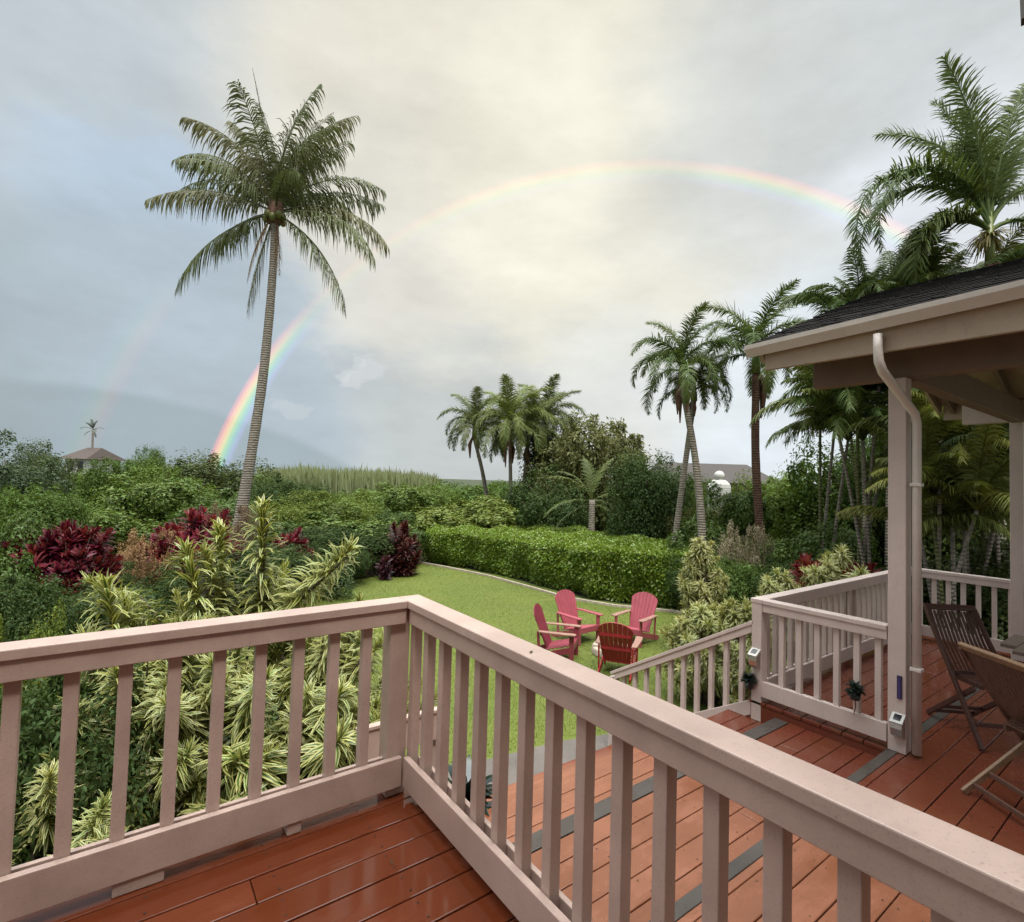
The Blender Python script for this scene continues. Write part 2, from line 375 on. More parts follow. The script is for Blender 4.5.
def crown_mesh(seed, nl=16, n=9000, size=.09, asp=.55, mat=None, flat=.8, lob=(.20, .42), open_=.0):
    rng = np.random.default_rng(seed); cs = []
    for i in range(nl):
        d = un(rng.normal(size=3)); d[2] = d[2]*.8+.12; c = d*rng.uniform(.35, .68)*np.array([1, 1, flat]); cs.append((c, rng.uniform(*lob)))
    P = []; Q = []
    per = int(n/nl)
    for c, r in cs:
        d = un(rng.normal(size=(per, 3))); rr = r*rng.uniform(.72, 1.08, (per, 1))*(1+.18*np.sin(d[:, :1]*9+d[:, 1:2]*7+seed))
        p = c+d*rr*np.array([1, 1, .85]); P.append(p); Q.append(un(d+np.array([0, 0, .35])))
    # sub clumps sticking out for an uneven outline
    for i in range(nl*3):
        c, r = cs[rng.integers(nl)]; d = un(rng.normal(size=3)+np.array([0, 0, .3])); cc = c+d*r*1.02; rs = r*rng.uniform(.18, .34); m_ = max(12, int(per*.10))
        dd = un(rng.normal(size=(m_, 3))); P.append(cc+dd*rs*rng.uniform(.4, 1, (m_, 1))); Q.append(un(dd+d))
    P = np.concatenate(P); Q = np.concatenate(Q)
    lo, hi = np.percentile(P, .3, axis=0), np.percentile(P, 99.7, axis=0); P = (P-(lo+hi)/2)/((hi-lo)/2)
    return leaves('crown', P, Q, size, asp, mat or LEAF, rng)
CROWN = [crown_mesh(i+1, nl=[20, 26, 18, 30, 24, 16][i], n=[26000, 24000, 22000, 30000, 26000, 18000][i], size=[.058, .055, .066, .048, .055, .075][i], asp=[.5,.55,.45,.5,.6,.4][i]) for i in range(6)]
SHRUB = [crown_mesh(i+21, nl=[12, 16, 10, 14][i], n=[30000, 32000, 24000, 32000][i], size=[.058, .05, .068, .052][i], asp=[.5, .45, .6, .38][i], flat=.85, mat=GLOSS if i % 2 == 0 else LEAF) for i in range(4)]

def strips(name, roots, dirs, L_, W_, bend, segs, mat, rng, widthdir=None, prof=None, grav=None):
    """long leaves: each a bent strip, uv.x across"""
    n = len(roots); p = roots.copy(); d = dirs.copy(); rows = []; bend = bend*np.ones(n)
    prof = prof or [.55, 1, .8, .0]
    for i in range(segs+1):
        side = un(np.cross(d, np.array([0, 0, 1.])+rng.normal(size=(1, 3))*.01)) if widthdir is None else widthdir
        w = (W_*np.interp(i/segs, np.linspace(0, 1, len(prof)), prof))[:, None]*.5
        rows += [p-side*w, p+side*w]
        p = p+d*(L_/segs)[:, None]; d = un(d+np.array([0, 0, -1.])*(bend/segs)[:, None])
    V = np.stack(rows, 1).reshape(-1, 3); k2 = 2*(segs+1); F = []
    base = (np.arange(n)*k2)[:, None]
    for i in range(segs): F.append(base+np.array([[2*i, 2*i+1, 2*i+3, 2*i+2]]))
    F = np.concatenate(F); UV = np.tile(np.array([[0, 0], [1, 0]]*(segs+1), dtype=float), (n, 1))
    return npmesh(name, V, F, mat, UV)
def plume_mesh(seed, L=.9, n=150, ll=.26, lw=.032, e_lo=10, e_hi=75, bend=1.3, lean=.15, mat=None, start=.1, name='leafy_stem', prof=None):
    rng = np.random.default_rng(seed); s = start+(1-start)*(np.arange(n)+.5)/n
    az = np.arange(n)*2.39996+rng.normal(size=n)*.25; el = np.radians(e_lo+(e_hi-e_lo)*s**2.2+rng.normal(size=n)*8)
    ax = rng.uniform(0, 6.28); root = np.stack([np.cos(ax)*lean*L*s**2, np.sin(ax)*lean*L*s**2, L*s], 1)
    d = np.stack([np.cos(az)*np.cos(el), np.sin(az)*np.cos(el), np.sin(el)], 1)
    fade = np.interp(s, [0, .25, .8, 1], [.85, 1, .9, .55])
    return strips(name, root, d, ll*fade*rng.uniform(.8, 1.15, n), lw*np.ones(n)*rng.uniform(.85, 1.15, n), bend*rng.uniform(.35, 1.7, n), 4, mat or VARI, rng, prof=prof)
VP = [plume_mesh(40+i, L=[.75, .95, .6, .85][i], n=[150, 190, 130, 170][i], ll=[.235, .22, .25, .23][i], lw=.026, lean=[.1, .22, .3, .15][i]) for i in range(4)]
VROS = [plume_mesh(60+i, L=.32, n=75, ll=.27, lw=.036, e_lo=0, e_hi=80, bend=1.5, lean=.1) for i in range(3)]
TIP = [plume_mesh(80+i, L=.5, n=64, ll=.26, lw=.052, e_lo=20, e_hi=85, bend=.8, lean=.1, mat=TI, prof=[.3, .85, 1, .7, 0]) for i in range(3)]

def frond_mesh(seed, L=3.2, a0=50, droop=70, ll=.75, n=70, hang=.8, fwd=.75, vee=.15, lw=.045, stalk=.14, p=1.4, mat=None, twist=0, rag=.0, bushy=0.0, sag=0.0):
    """one feather leaf growing along +X from the origin"""
    rng = np.random.default_rng(seed); m_ = 40; s = np.linspace(0, 1, m_); th = np.radians(a0-droop*s**p)
    x = np.concatenate([[0], np.cumsum(np.cos(th[:-1]))])*L/m_; z = np.concatenate([[0], np.cumsum(np.sin(th[:-1]))])*L/m_
    y = twist*s**2*L
    u = stalk+(1-stalk)*(np.arange(n)+.5)/n; u = np.repeat(u, 2)+rng.normal(size=2*n)*.003; u = np.clip(u, 0, 1)
    if rag > 0: keep = rng.uniform(size=2*n) > rag; 
    else: keep = np.ones(2*n, bool)
    if rag > .1: keep &= (np.sin(u*31+seed*1.7)*.8+rng.normal(size=2*n)*.35) > -.80
    side = np.tile([1., -1.], n)
    P = np.stack([np.interp(u, s, x), np.interp(u, s, y), np.interp(u, s, z)], 1); tt = np.interp(u, s, th)
    T = np.stack([np.cos(tt), 0*tt, np.sin(tt)], 1); Nn = np.stack([-np.sin(tt), 0*tt, np.cos(tt)], 1); S = np.stack([0*tt, side, 0*tt], 1)
    d = un(np.array([0, 0, -sag])+S*1.0+T*(fwd+.5*u[:, None]**2)+Nn*(vee+bushy*rng.uniform(-1, 1, (2*n, 1)))+rng.normal(size=(2*n, 3))*.09)
    l_ = ll*np.interp(u, [stalk, stalk+.12, .45, .8, 1], [.45, .85, 1, .75, .28])*rng.uniform(.6, 1.12, 2*n)
    P, d, l_, T = P[keep], d[keep], l_[keep], T[keep]
    me = strips('frond', P, d, l_, lw*np.ones(len(P)), hang*rng.uniform(.7, 1.3, len(P)), 3, mat or FROND, rng, widthdir=un(T+np.array([0, 0, .25])), prof=[.6, 1, .75, .12])
    # midrib
    rb = []; F = []
    nb = 14
    for i in range(nb):
        q = i/(nb-1); c = np.array([np.interp(q, s, x), np.interp(q, s, y), np.interp(q, s, z)]); r = .028*(1-q)*min(1, L/2.2)+.004
        t_ = np.radians(a0-droop*q**p); up = np.array([-math.sin(t_), 0, math.cos(t_)])
        rb += [c+np.array([0, r, 0]), c+up*r, c-np.array([0, r, 0]), c-up*r]
    V0 = len(me.vertices); oldv = np.empty(V0*3, dtype=np.float32); me.vertices.foreach_get('co', oldv); oldv = oldv.reshape(-1, 3)
    FF = np.empty(len(me.loops), dtype=np.int32); me.loops.foreach_get('vertex_index', FF); FF = FF.reshape(-1, 4)
    for i in range(nb-1):
        for k2 in range(4): a = V0+i*4+k2; b = V0+i*4+(k2+1) % 4; F.append((a, b, b+4, a+4))
    me2 = npmesh('frond', np.concatenate([oldv, np.array(rb)]), np.concatenate([FF, np.array(F)]), mat or FROND)
    bpy.data.meshes.remove(me); return me2

# ------------------------------------------------------------------ ground, lawn, path
b = MB(); b.add([(-2500, -2500, G), (2500, -2500, G), (2500, 2500, G), (-2500, 2500, G)], [(0, 1, 2, 3)])
k = NT('garden_ground'); n1 = k.noise(.35, 5, .6); k.base(k.ramp(n1, [(.35, (.022, .030, .012)), (.65, (.045, .06, .022))])); k.rough(.9)
ground = struct(b.build('ground', k.mat))
LAWN = [(1.30, 4.3), (0.9, 6.5), (1.2, 10), (2.5, 14), (5.2, 18.2), (7.4, 18.9), (9.3, 18.6), (9.95, 16.9), (10.4, 14.8), (10.45, 12.6), (10.45, 10.9), (10.95, 9.7), (11.9, 8.4), (12.3, 6.5), (11, 4.5), (8, 3.6), (5.1, 3.3)]
k = NT('mown_lawn'); o1 = k.node('ShaderNodeTexCoord').outputs['Object']
n1 = k.noise(.5, 4, .6, o1); n2 = k.noise(7, 6, .75, o1, (1, 2.2, 1)); n3 = k.noise(60, 3, .7, o1)
c = k.ramp(n1, [(.3, (.095, .140, .014)), (.7, (.150, .185, .022))]); c = k.mix(c, (.17, .165, .035), k.mr(k.noise(1.3, 5, .7, o1), .5, .75, 0, .6)); c = k.mix(c, (.22, .23, .05), k.mr(n2, .48, .78, 0, .6)); c = k.mix(c, (.045, .085, .014), k.mr(n3, .42, .7, 0, .55))
k.base(c); k.rough(.8); k.bump(n3, .9, .02); LAWNM = k.mat
z = G+.006; lawn = struct(MB().add([(x, y, z) for x, y in LAWN], [tuple(range(len(LAWN)))]).build('lawn', LAWNM))
# blades of grass standing over the lawn
rng = np.random.default_rng(5)
from mathutils.geometry import intersect_point_tri_2d
def inside(px, py, poly):
    c_ = np.zeros(len(px), bool); j = len(poly)-1
    for i in range(len(poly)):
        xi, yi = poly[i]; xj, yj = poly[j]
        c_ ^= ((yi > py) != (yj > py)) & (px < (xj-xi)*(py-yi)/(yj-yi+1e-12)+xi); j = i
    return c_
gx = rng.uniform(.8, 12.4, 260000); gy = rng.uniform(3.3, 19, 260000); kk = inside(gx, gy, LAWN) & ~inside(gx, gy, [(.9, 3), (6, 3), (5.35, 4.8), (4.5, 5.05), (3.6, 5.17), (2.4, 5.4), (.9, 5.75)]) & (rng.uniform(size=260000) < np.clip(9/np.hypot(gx, gy), 0, 1)); gx = gx[kk]; gy = gy[kk]; n = len(gx)
P = np.stack([gx, gy, np.full(n, z)], 1); a = rng.uniform(0, 6.28, n); dd = np.stack([np.cos(a), np.sin(a), 0*a], 1); hh = rng.uniform(.012, .03, n)[:, None]
tip = P+np.array([0, 0, 1.])*hh+rng.normal(size=(n, 3))*.012
V = np.stack([P-dd*.0035, P+dd*.0035, tip], 1).reshape(-1, 3); gm = npmesh('grass', V, np.arange(3*n).reshape(n, 3), leaf_mat('grass_blade', .7, .3, .22, False, .1))
go = inst(gm, 'lawn_grass', color=(.135, .180, .018)); go['kind'] = 'stuff'; go['label'] = 'short mown grass of the lawn'; go['category'] = 'grass'
# lawn edging and path
KERB = [(9.0, 18.75), (9.45, 17.0), (9.9, 14.8), (10.0, 12.6), (10.02, 10.9), (10.5, 9.6), (11.4, 8.4), (11.8, 7.0)]
b = MB()
for (x0, y0), (x1, y1) in zip(KERB, KERB[1:]): b.bar((x0, y0, G+.03), (x1, y1, G+.03), .07, .08)
struct(b.build('lawn_edging', STONE, bevel=.01))
struct(MB().add([(1.0, 4.30, G+.012), (5.4, 4.30, G+.012), (5.3, 4.75, G+.012), (4.5, 5.0, G+.012), (3.6, 5.12, G+.012), (2.4, 5.35, G+.012), (1.0, 5.7, G+.012)], [(0, 1, 2, 3, 4, 5, 6)]).build('garden_path', CONC))

# ------------------------------------------------------------------ decks: boards run along X
def boards(name, mat, x0, x1, y0, y1, zt, pitch=.143, gap=.006, th=.03, phase=0, seed=0, joints=True):
    rr = random.Random(seed); b = MB(); y = y0
    while y < y1-.01:
        ye = min(y+pitch-gap, y1); x = x0
        while x < x1:
            xe = min(x1, x+(rr.uniform(1.8, 4.2) if joints else 99))
            if x1-xe < .4: xe = x1
            b.box(x, xe-.003, y, ye, zt-th, zt+rr.uniform(-.0012, .0012)); x = xe
        y += pitch
    return struct(b.build(name, mat, bevel=.004))
Xi, Yi = 1.143, 2.401
XE, YE = 1.30, 2.56                 # edge of the upper deck
boards('upper_deck', DECKU, -3.2, XE, -.9, YE, 0, seed=1)
b = MB(); b.box(-3.2, XE-.02, -.9, YE-.02, -.30, -.034); b.box(XE-.02, XE+.005, -.9, YE+.005, -.42, -.004); b.box(-3.2, XE, YE-.02, YE+.005, -.42, -.004)
for x in (-3, -1.5, .1, 1.1):
    for y in (-.4, 2.3): b.box(x, x+.12, y, y+.12, G, -.3)
struct(b.build('upper_deck_frame', RAIL))
LZ = -.44; PZ = -.53; SZ = -.62
XR = 4.84
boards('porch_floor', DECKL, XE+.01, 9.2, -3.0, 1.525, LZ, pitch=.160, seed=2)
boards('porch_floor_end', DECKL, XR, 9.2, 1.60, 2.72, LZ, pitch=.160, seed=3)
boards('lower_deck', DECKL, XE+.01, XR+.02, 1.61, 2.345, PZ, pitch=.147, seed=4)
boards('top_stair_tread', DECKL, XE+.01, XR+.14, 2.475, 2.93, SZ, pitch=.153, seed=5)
b = MB(); b.box(XE+.01, 9.2, 1.527, 1.598, LZ-.03, LZ+.001); struct(b.build('porch_edge_strip', GREYB, bevel=.004))
b = MB(); b.box(XE+.01, XR+.02, 2.350, 2.470, PZ-.03, PZ+.001); struct(b.build('lower_deck_edge_strip', GREYB, bevel=.004))
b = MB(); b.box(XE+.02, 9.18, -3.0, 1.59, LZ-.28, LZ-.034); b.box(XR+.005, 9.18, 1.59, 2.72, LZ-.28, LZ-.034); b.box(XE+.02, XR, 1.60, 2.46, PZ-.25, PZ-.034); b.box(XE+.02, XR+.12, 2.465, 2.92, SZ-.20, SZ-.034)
for x in (1.6, 3.2, 4.7, 6.8, 9.0):
    for y in (-2.8, 0, 2.3): b.box(x, x+.12, y, y+.12, G, -.7)
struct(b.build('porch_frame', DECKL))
b = MB()                                 # flight of stairs to the path
for i in range(1, 6):
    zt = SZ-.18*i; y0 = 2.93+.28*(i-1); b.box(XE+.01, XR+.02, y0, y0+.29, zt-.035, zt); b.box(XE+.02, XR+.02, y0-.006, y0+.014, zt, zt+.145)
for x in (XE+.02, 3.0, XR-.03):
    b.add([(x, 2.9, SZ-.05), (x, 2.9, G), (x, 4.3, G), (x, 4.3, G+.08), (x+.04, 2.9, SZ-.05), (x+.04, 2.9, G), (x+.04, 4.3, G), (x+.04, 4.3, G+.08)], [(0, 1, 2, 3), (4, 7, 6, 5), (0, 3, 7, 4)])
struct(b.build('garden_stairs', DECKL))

# ------------------------------------------------------------------ railings
def rail_run(root, a, d, length, z0, inward, h=.95, bal0=.10, pitch=.153, zslope=0, cap_ext=(0, 0), mat=None, bw=.045, n=None, capw=.112):
    """a: start point (x,y) of inner face line, d: unit dir, inward: unit vector towards the deck, zslope: fall per metre"""
    mat = mat or RAIL; d = Vector((*d, 0)); out = -Vector((*inward, 0)); a = Vector((*a, z0))
    def P(t, o, zz): q = a+d*t+out*o; return Vector((q.x, q.y, z0+zz+zslope*t))
    def board(t0, t1, o0, o1, zz0, zz1):
        vs = [P(t, o, z_) for z_ in (zz0, zz1) for (t, o) in ((t0, o0), (t1, o0), (t1, o1), (t0, o1))]
        return MB().add(vs, [(0, 1, 2, 3), (7, 6, 5, 4), (0, 4, 5, 1), (1, 5, 6, 2), (2, 6, 7, 3), (3, 7, 4, 0)])
    board(-cap_ext[0], length+cap_ext[1], 0, capw, h-.038, h).build('cap_rail', mat, root, bevel=.004)
    board(0, length, .010, .036, h-.112, h-.038).build('upper_board', mat, root, bevel=.003)
    board(0, length, .083, .106, h-.112, h-.038).build('upper_board', mat, root, bevel=.003)
    board(0, length, .004, .034, .052, .192).build('lower_board', mat, root, bevel=.003)
    board(0, length, .083, .104, .060, .175).build('lower_board', mat, root, bevel=.003)
    t = bal0; c_ = 0
    while t < length-.05 and (n is None or c_ < n):
        board(t-bw/2, t+bw/2, .037, .082, .085, h-.04).build('baluster', mat, root, bevel=.003); t += pitch; c_ += 1
def post(root, x, y, z0, z1, w=.10, mat=None, name='post', cap=False):
    b = MB(); b.box(x, x+w, y, y+w, z0, z1); return b.build(name, mat or RAIL, root, bevel=.005)

t = thing('deck_railing', 'near pink painted railing turning a corner on the upper deck, pale cap in the foreground', 'railing', (Xi, Yi, 0))
def local(root, fn):   # build in world numbers, then hang under the root
    before = set(C.objects); fn()
    for o in list(C.objects):
        if o not in before and o.parent is None: o.parent = root; o.matrix_parent_inverse = Matrix.Translation(-root.location)
class Rt:  # collects world-space parts for a thing whose Empty is not at the origin
    pass
def hang(root, names_before):
    inv = (Matrix.Translation(root.location) @ Euler(root.rotation_euler).to_matrix().to_4x4()).inverted()
    for o in list(C.objects):
        if o not in names_before and o.parent is None and o is not root and o.type == 'MESH' and 'kind' not in o and 'label' not in o: o.parent = root; o.matrix_parent_inverse = inv
bf = set(C.objects)
rail_run(None, (Xi, Yi), (-1, 0), 4.2, 0, (0, -1), bal0=.183, pitch=.1555, cap_ext=(-.0, 0))
rail_run(None, (Xi, Yi), (0, -1), 3.0, 0, (-1, 0), bal0=.131, pitch=.1515, cap_ext=(0, 0))
MB().box(Xi, Xi+.112, Yi, Yi+.112, .912, .95).build('cap_rail', RAIL, None, bevel=.004)
MB().box(Xi-.066, Xi+.034, Yi+.037, Yi+.137, 0, .911).build('post', RAIL, None, bevel=.005)
MB().box(Xi+.037, Xi+.082, Yi-.01, Yi+.035, .06, .911).build('post', RAIL, None, bevel=.004)
for x0, x1 in ((.02, .18), (.62, .68), (-1.2, -1.04)): MB().box(x0, x1, Yi+.012, Yi+.10, 0, .056).build('spacer_block', RAIL, None, bevel=.004)
MB().box(Xi+.01, Xi+.10, .4, .5, 0, .056).build('spacer_block', RAIL, None, bevel=.004)
hang(t, bf)

# porch railing: corner post, short run beside the lower deck, long run, far run
t = thing('porch_railing', 'pale pink railing around the covered porch floor beyond the red lower deck', 'railing', (4.86, 2.6, LZ))
bf = set(C.objects)
rail_run(None, (4.84, 1.60), (0, 1), 1.00, LZ, (-1, 0), bal0=.07, pitch=.153, mat=TRIM, h=.945)
rail_run(None, (4.96, 2.595), (1, 0), 3.88, LZ, (0, -1), bal0=.09, pitch=.153, mat=TRIM, h=.945)
rail_run(None, (8.80, 2.70), (0, -1), 3.2, LZ, (-1, 0), bal0=.17, pitch=.153, mat=TRIM, h=.945, cap_ext=(.03, 0))
MB().box(4.84, 4.95, 2.60, 2.695, SZ, LZ+.935).build('post', TRIM, None, bevel=.005)
MB().box(4.835, 4.962, 2.595, 2.708, LZ+.907, LZ+.9465).build('cap_rail', TRIM, None, bevel=.004)
MB().box(6.86, 6.95, 2.66, 2.75, LZ, LZ+.90).build('post', DARKT, None, bevel=.005)
hang(t, bf)
t = thing('stair_railing', 'sloping pale pink railing down the garden stairs towards the red chairs', 'railing', (4.86, 2.76, SZ))
bf = set(C.objects)
rail_run(None, (4.84, 2.70), (0, 1), 1.72, SZ-.02, (-1, 0), bal0=.12, pitch=.165, zslope=-.575, mat=TRIM, h=.93, cap_ext=(.02, .06))
MB().box(4.86, 4.95, 4.42, 4.51, G, -.80).build('post', TRIM, None, bevel=.005)
hang(t, bf)

# ------------------------------------------------------------------ covered porch
t = thing('covered_porch', 'open pink timber porch with dark shingle hip roof, gutter and downspout', 'porch', (4.9, 1.5, LZ))
bf = set(C.objects)
EX0, EX1, EY0, EY1, EZ = 4.42, 9.28, -3.4, 2.44, 2.80
sl_ = .41; RX = (EX0+EX1)/2; RZ = EZ+sl_*(RX-EX0)
def roofmesh(dz, ex, th):
    b = MB(); x0, x1, y1 = EX0-ex, EX1+ex, EY1+ex; ze = EZ-sl_*ex+dz; rz = RZ+dz
    top = [(x0, EY0, ze), (x0, y1, ze), (RX, y1, rz), (RX, EY0, rz), (x1, EY0, ze), (x1, y1, ze)]
    b.add(top, [(0, 3, 2, 1), (4, 5, 2, 3)]); b.add([(p[0], p[1], p[2]-th) for p in top], [(1, 2, 3, 0), (3, 2, 5, 4)])
    b.f += [(0, 1, 7, 6), (1, 2, 8, 7), (2, 5, 11, 8), (5, 4, 10, 11)]; return b
b = MB(); rr = random.Random(8); slen = math.hypot(RX-EX0+.03, RZ-EZ); ang_ = math.atan(sl_)
for sg, xe in ((1, EX0-.03), (-1, EX1+.03)):
    i = 0
    while i*.135 < slen-.02:
        y = EY0-.2*(i % 2)
        while y < EY1+.02:
            y1 = min(y+rr.choice((.17, .2, .33)), EY1+.025); th_ = rr.uniform(.008, .017); ln_ = min(.16, slen-i*.135)
            M = Matrix.Translation((xe, 0, EZ+.018-.0123)) @ Matrix.Rotation(-ang_ if sg > 0 else ang_-math.pi, 4, 'Y') if False else None
            p0 = i*.135; c0, s0 = math.cos(ang_), math.sin(ang_)
            q = lambda t_, h_, yy: (xe+sg*(t_*c0-h_*s0), yy, EZ+.008+t_*s0+h_*c0)
            vs = [q(p0, 0, y), q(p0, th_+.012, y), q(p0+ln_, th_, y), q(p0+ln_, 0, y), q(p0, 0, y1-.004), q(p0, th_+.012, y1-.004), q(p0+ln_, th_, y1-.004), q(p0+ln_, 0, y1-.004)]
            b.add(vs, [(0, 1, 2, 3), (7, 6, 5, 4), (0, 4, 5, 1), (1, 5, 6, 2), (2, 6, 7, 3)]); y = y1
        i += 1
b.build('roof', SHING)
roofmesh(.020, .0, .03).build('sheathing', CEIL)
zf = EZ-.225; FY = EY1-.07
MB().box(EX0, EX0+.04, EY0, FY, zf, EZ-.012).build('fascia', TAN, bevel=.004)
MB().box(EX1-.04, EX1, EY0, FY, zf, EZ-.012).build('fascia', TAN, bevel=.004)
for xa, sg in ((EX0, 1), (EX1, -1)): MB().bar((xa+sg*.02, EY1-.03, EZ-.085), (RX, EY1-.03, RZ-.085), .035, .14).build('rake_board', TAN)
# gutter: an ogee trough along two eaves
prof = [(0, 0), (0, -.085), (-.055, -.10), (-.075, -.07), (-.10, -.035), (-.105, 0), (-.095, 0), (-.09, -.03), (-.068, -.06), (-.052, -.088), (-.008, -.078), (-.008, 0)]
b = MB(); n_ = len(prof)
ring_ = lambda y, dz: [(EX0-.003+px, y, EZ-.005+pz+dz) for px, pz in prof]
b.add(ring_(EY1+.06, 0)+ring_(EY0, .22), [(i, (i+1) % n_, n_+(i+1) % n_, n_+i) for i in range(n_)]+[tuple(range(n_))]); b.build('gutter', GUT)
# posts, beams
for (x, y) in ((4.85, 1.45), (8.74, 1.45), (4.85, -2.6), (8.74, -2.6)): MB().box(x, x+.12, y+.025, y+.145, LZ, 2.45).build('post', TRIM, None, bevel=.006)
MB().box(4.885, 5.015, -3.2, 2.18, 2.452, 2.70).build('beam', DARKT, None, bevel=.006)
MB().box(8.745, 8.875, -3.2, 2.05, 2.452, 2.70).build('beam', TRIM, None, bevel=.006)
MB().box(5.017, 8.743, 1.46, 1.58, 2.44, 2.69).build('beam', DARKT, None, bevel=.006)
def roofz(x): return EZ-.012+sl_*min(x-EX0, EX1-x)
y = 2.25
while y > -3.2:
    for (xa, xb) in ((EX0+.05, RX), (EX1-.05, RX)):
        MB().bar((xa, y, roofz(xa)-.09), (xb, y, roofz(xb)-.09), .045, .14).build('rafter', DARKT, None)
    y -= .61
MB().bar((RX, EY1-.05, RZ-.14), (RX, EY0, RZ-.14), .05, .2).build('ridge_beam', DARKT, None)
# downspout
b = MB(); path_ = [(EX0-.055, 1.50, 2.70), (EX0-.055, 1.50, 2.60), (EX0-.05, 1.495, 2.50), (EX0-.01, 1.485, 2.43), (4.87, 1.425, 2.16), (4.895, 1.42, 2.09), (4.895, 1.42, 1.9), (4.895, 1.42, LZ+.02)]
b.tube(path_, [.030, .030, .032, .033, .030, .030, .030, .030], 10); ds = b.build('downspout', GUT, None, smooth=True)
for zz in (.2, 1.6): MB().box(4.858, 4.93, 1.384, 1.456, zz, zz+.025).build('downspout_strap', GUT, None, bevel=.003)
hang(t, bf)

# lamps and small things on posts
def solar_lamp(x, y, zt, label, s=1.0):
    r = thing('solar_lamp', label, 'lamp', (x, y, zt), 0, 'solar lamps on the railing posts')
    b = MB(); pts = [(0, .035), (-.03, .05), (-.062, .03), (-.07, -.01), (-.055, -.06), (-.02, -.085), (0, -.085)]
    vs = [(px*s, sy*.036*s, pz*s) for sy in (-1, 1) for px, pz in pts]; m_ = len(pts)
    b.add(vs, [tuple(range(m_))[::-1], tuple(range(m_, 2*m_))]+[(i, (i+1) % m_, m_+(i+1) % m_, m_+i) for i in range(m_)]); b.build('housing', STEEL, r, bevel=.004*s)
    MB().bar((-.075*s, 0, .028*s), (-.002, 0, .075*s), .078*s, .014*s).build('panel_frame', WHITEP, r, bevel=.003)
    MB().bar((-.060*s, 0, .046*s), (-.018*s, 0, .0735*s), .044*s, .004).build('solar_cell', BLACKG, r)
solar_lamp(4.838, 2.645, -.04, 'steel solar lamp on the corner post above the lower deck', 1.1)
solar_lamp(4.848, 1.515, -.225, 'steel solar lamp low on the tall porch post, under the blue plaque', 1.1)
pq = MB().box(4.838, 4.8495, 1.497, 1.530, -.03, .145).build('wall_plaque', PLAQUE, None, bevel=.002)
MB().box(4.834, 4.8375, 1.505, 1.522, -.022, .137).build('blue_stripe', BLUE_S, pq)
tag(pq, 'narrow dark blue strip plaque fixed to the tall porch post', 'plaque')

# ------------------------------------------------------------------ teak chairs and table
def teak_chair(name, label, x, y, rz, wd, mat, topmat):
    r = thing(name, label, 'chair', (x, y, LZ), rz, 'folding slatted chairs at the porch table')
    h = .96; A = Vector((-.34, 0, h)); F_ = Vector((.32, 0, .012)); B_ = Vector((-.36, 0, .012)); SF = Vector((.20, 0, .44))
    hw = wd/2; off = lambda p, yy: Vector((p.x, yy, p.z))
    for s_ in (-1, 1):
        MB().bar(off(A, s_*hw), off(F_, s_*hw), .024, .042).build('leg', mat, r, bevel=.004)
        MB().bar(off(B_, s_*(hw-.03)), off(SF, s_*(hw-.03)), .022, .040).build('leg', topmat if s_ > 0 else mat, r, bevel=.004)
        MB().bar(off(Vector((-.10, 0, .45)), s_*(hw-.055)), off(Vector((.26, 0, .47)), s_*(hw-.055)), .022, .04).build('seat_rail', mat, r, bevel=.003)
    ab = (F_-A).normalized(); q = lambda t_: A+ab*t_
    b = MB(); nsl = int((wd-.05)/.027)
    for i in range(nsl):
        yy = -hw+.03+(wd-.06)*i/(nsl-1); bow = -.018*math.sin(math.pi*1)  # slats
        p0, p1, p2 = off(q(.03), yy), off(q(.30), yy)+Vector((-.02, 0, -.014)), off(q(.57), yy)
        b.bar(p0, p1, .018, .010, (1, 0, .3)); b.bar(p1, p2, .018, .010, (1, 0, .3))
    b.build('backrest', mat, r)
    MB().bar(off(A, -hw-.012)+Vector((0, 0, .006)), off(A, hw+.012)+Vector((0, 0, .006)), .03, .052, (-.5, 0, .8)).build('top_rail', topmat, r, bevel=.008)
    MB().bar(off(q(.57), -hw), off(q(.57), hw), .022, .04).build('back_rail', mat, r, bevel=.004)
    b = MB()
    for i in range(9): b.box(-.10+.041*i, -.10+.041*i+.032, -hw+.045, hw-.045, .472, .486)
    b.build('seat', mat, r, bevel=.002)
    for p, w_ in ((F_+(A-F_)*.16, hw), (B_+(SF-B_)*.30, hw-.03), (B_+(SF-B_)*.12, hw-.03)): MB().bar(off(p, -w_), off(p, w_), .02, .03).build('stretcher', mat, r, bevel=.003)
    return r
teak_chair('folding_chair', 'dark slatted folding teak chair just behind the tall porch post', 5.80, 1.257, math.atan2(-.73, -.68), .40, TEAKD, TEAKD)
teak_chair('folding_chair', 'brown slatted folding teak chair with pale top rail at the right edge', 4.75, .694, math.atan2(-.577, .817), .48, TEAK, TEAKL)
t = thing('dining_table', 'greyish wooden table on the covered porch behind the slatted chairs', 'table', (6.32, .52, LZ))
b = MB(); nn_ = 12
for i in range(12):
    y0 = -.66+i*.11; yy = max(abs(y0), abs(y0+.104)); 
    if yy >= .67: yy = .66
    xx = math.sqrt(max(.02, .70**2-yy**2)); b.box(-xx, xx, y0, y0+.104, .70, .73)
b.build('tabletop', TABLE, t, bevel=.004)
b = MB(); b.box(-.42, .42, -.03, .03, .63, .699); b.box(-.03, .03, -.42, .42, .63, .699); b.build('apron', TEAK, t)
for sx, sy in ((.36, .36), (-.36, .36), (.36, -.36), (-.36, -.36)): MB().bar((sx, sy, .001), (sx*.8, sy*.8, .66), .06, .06).build('leg', TEAK, t, bevel=.006)
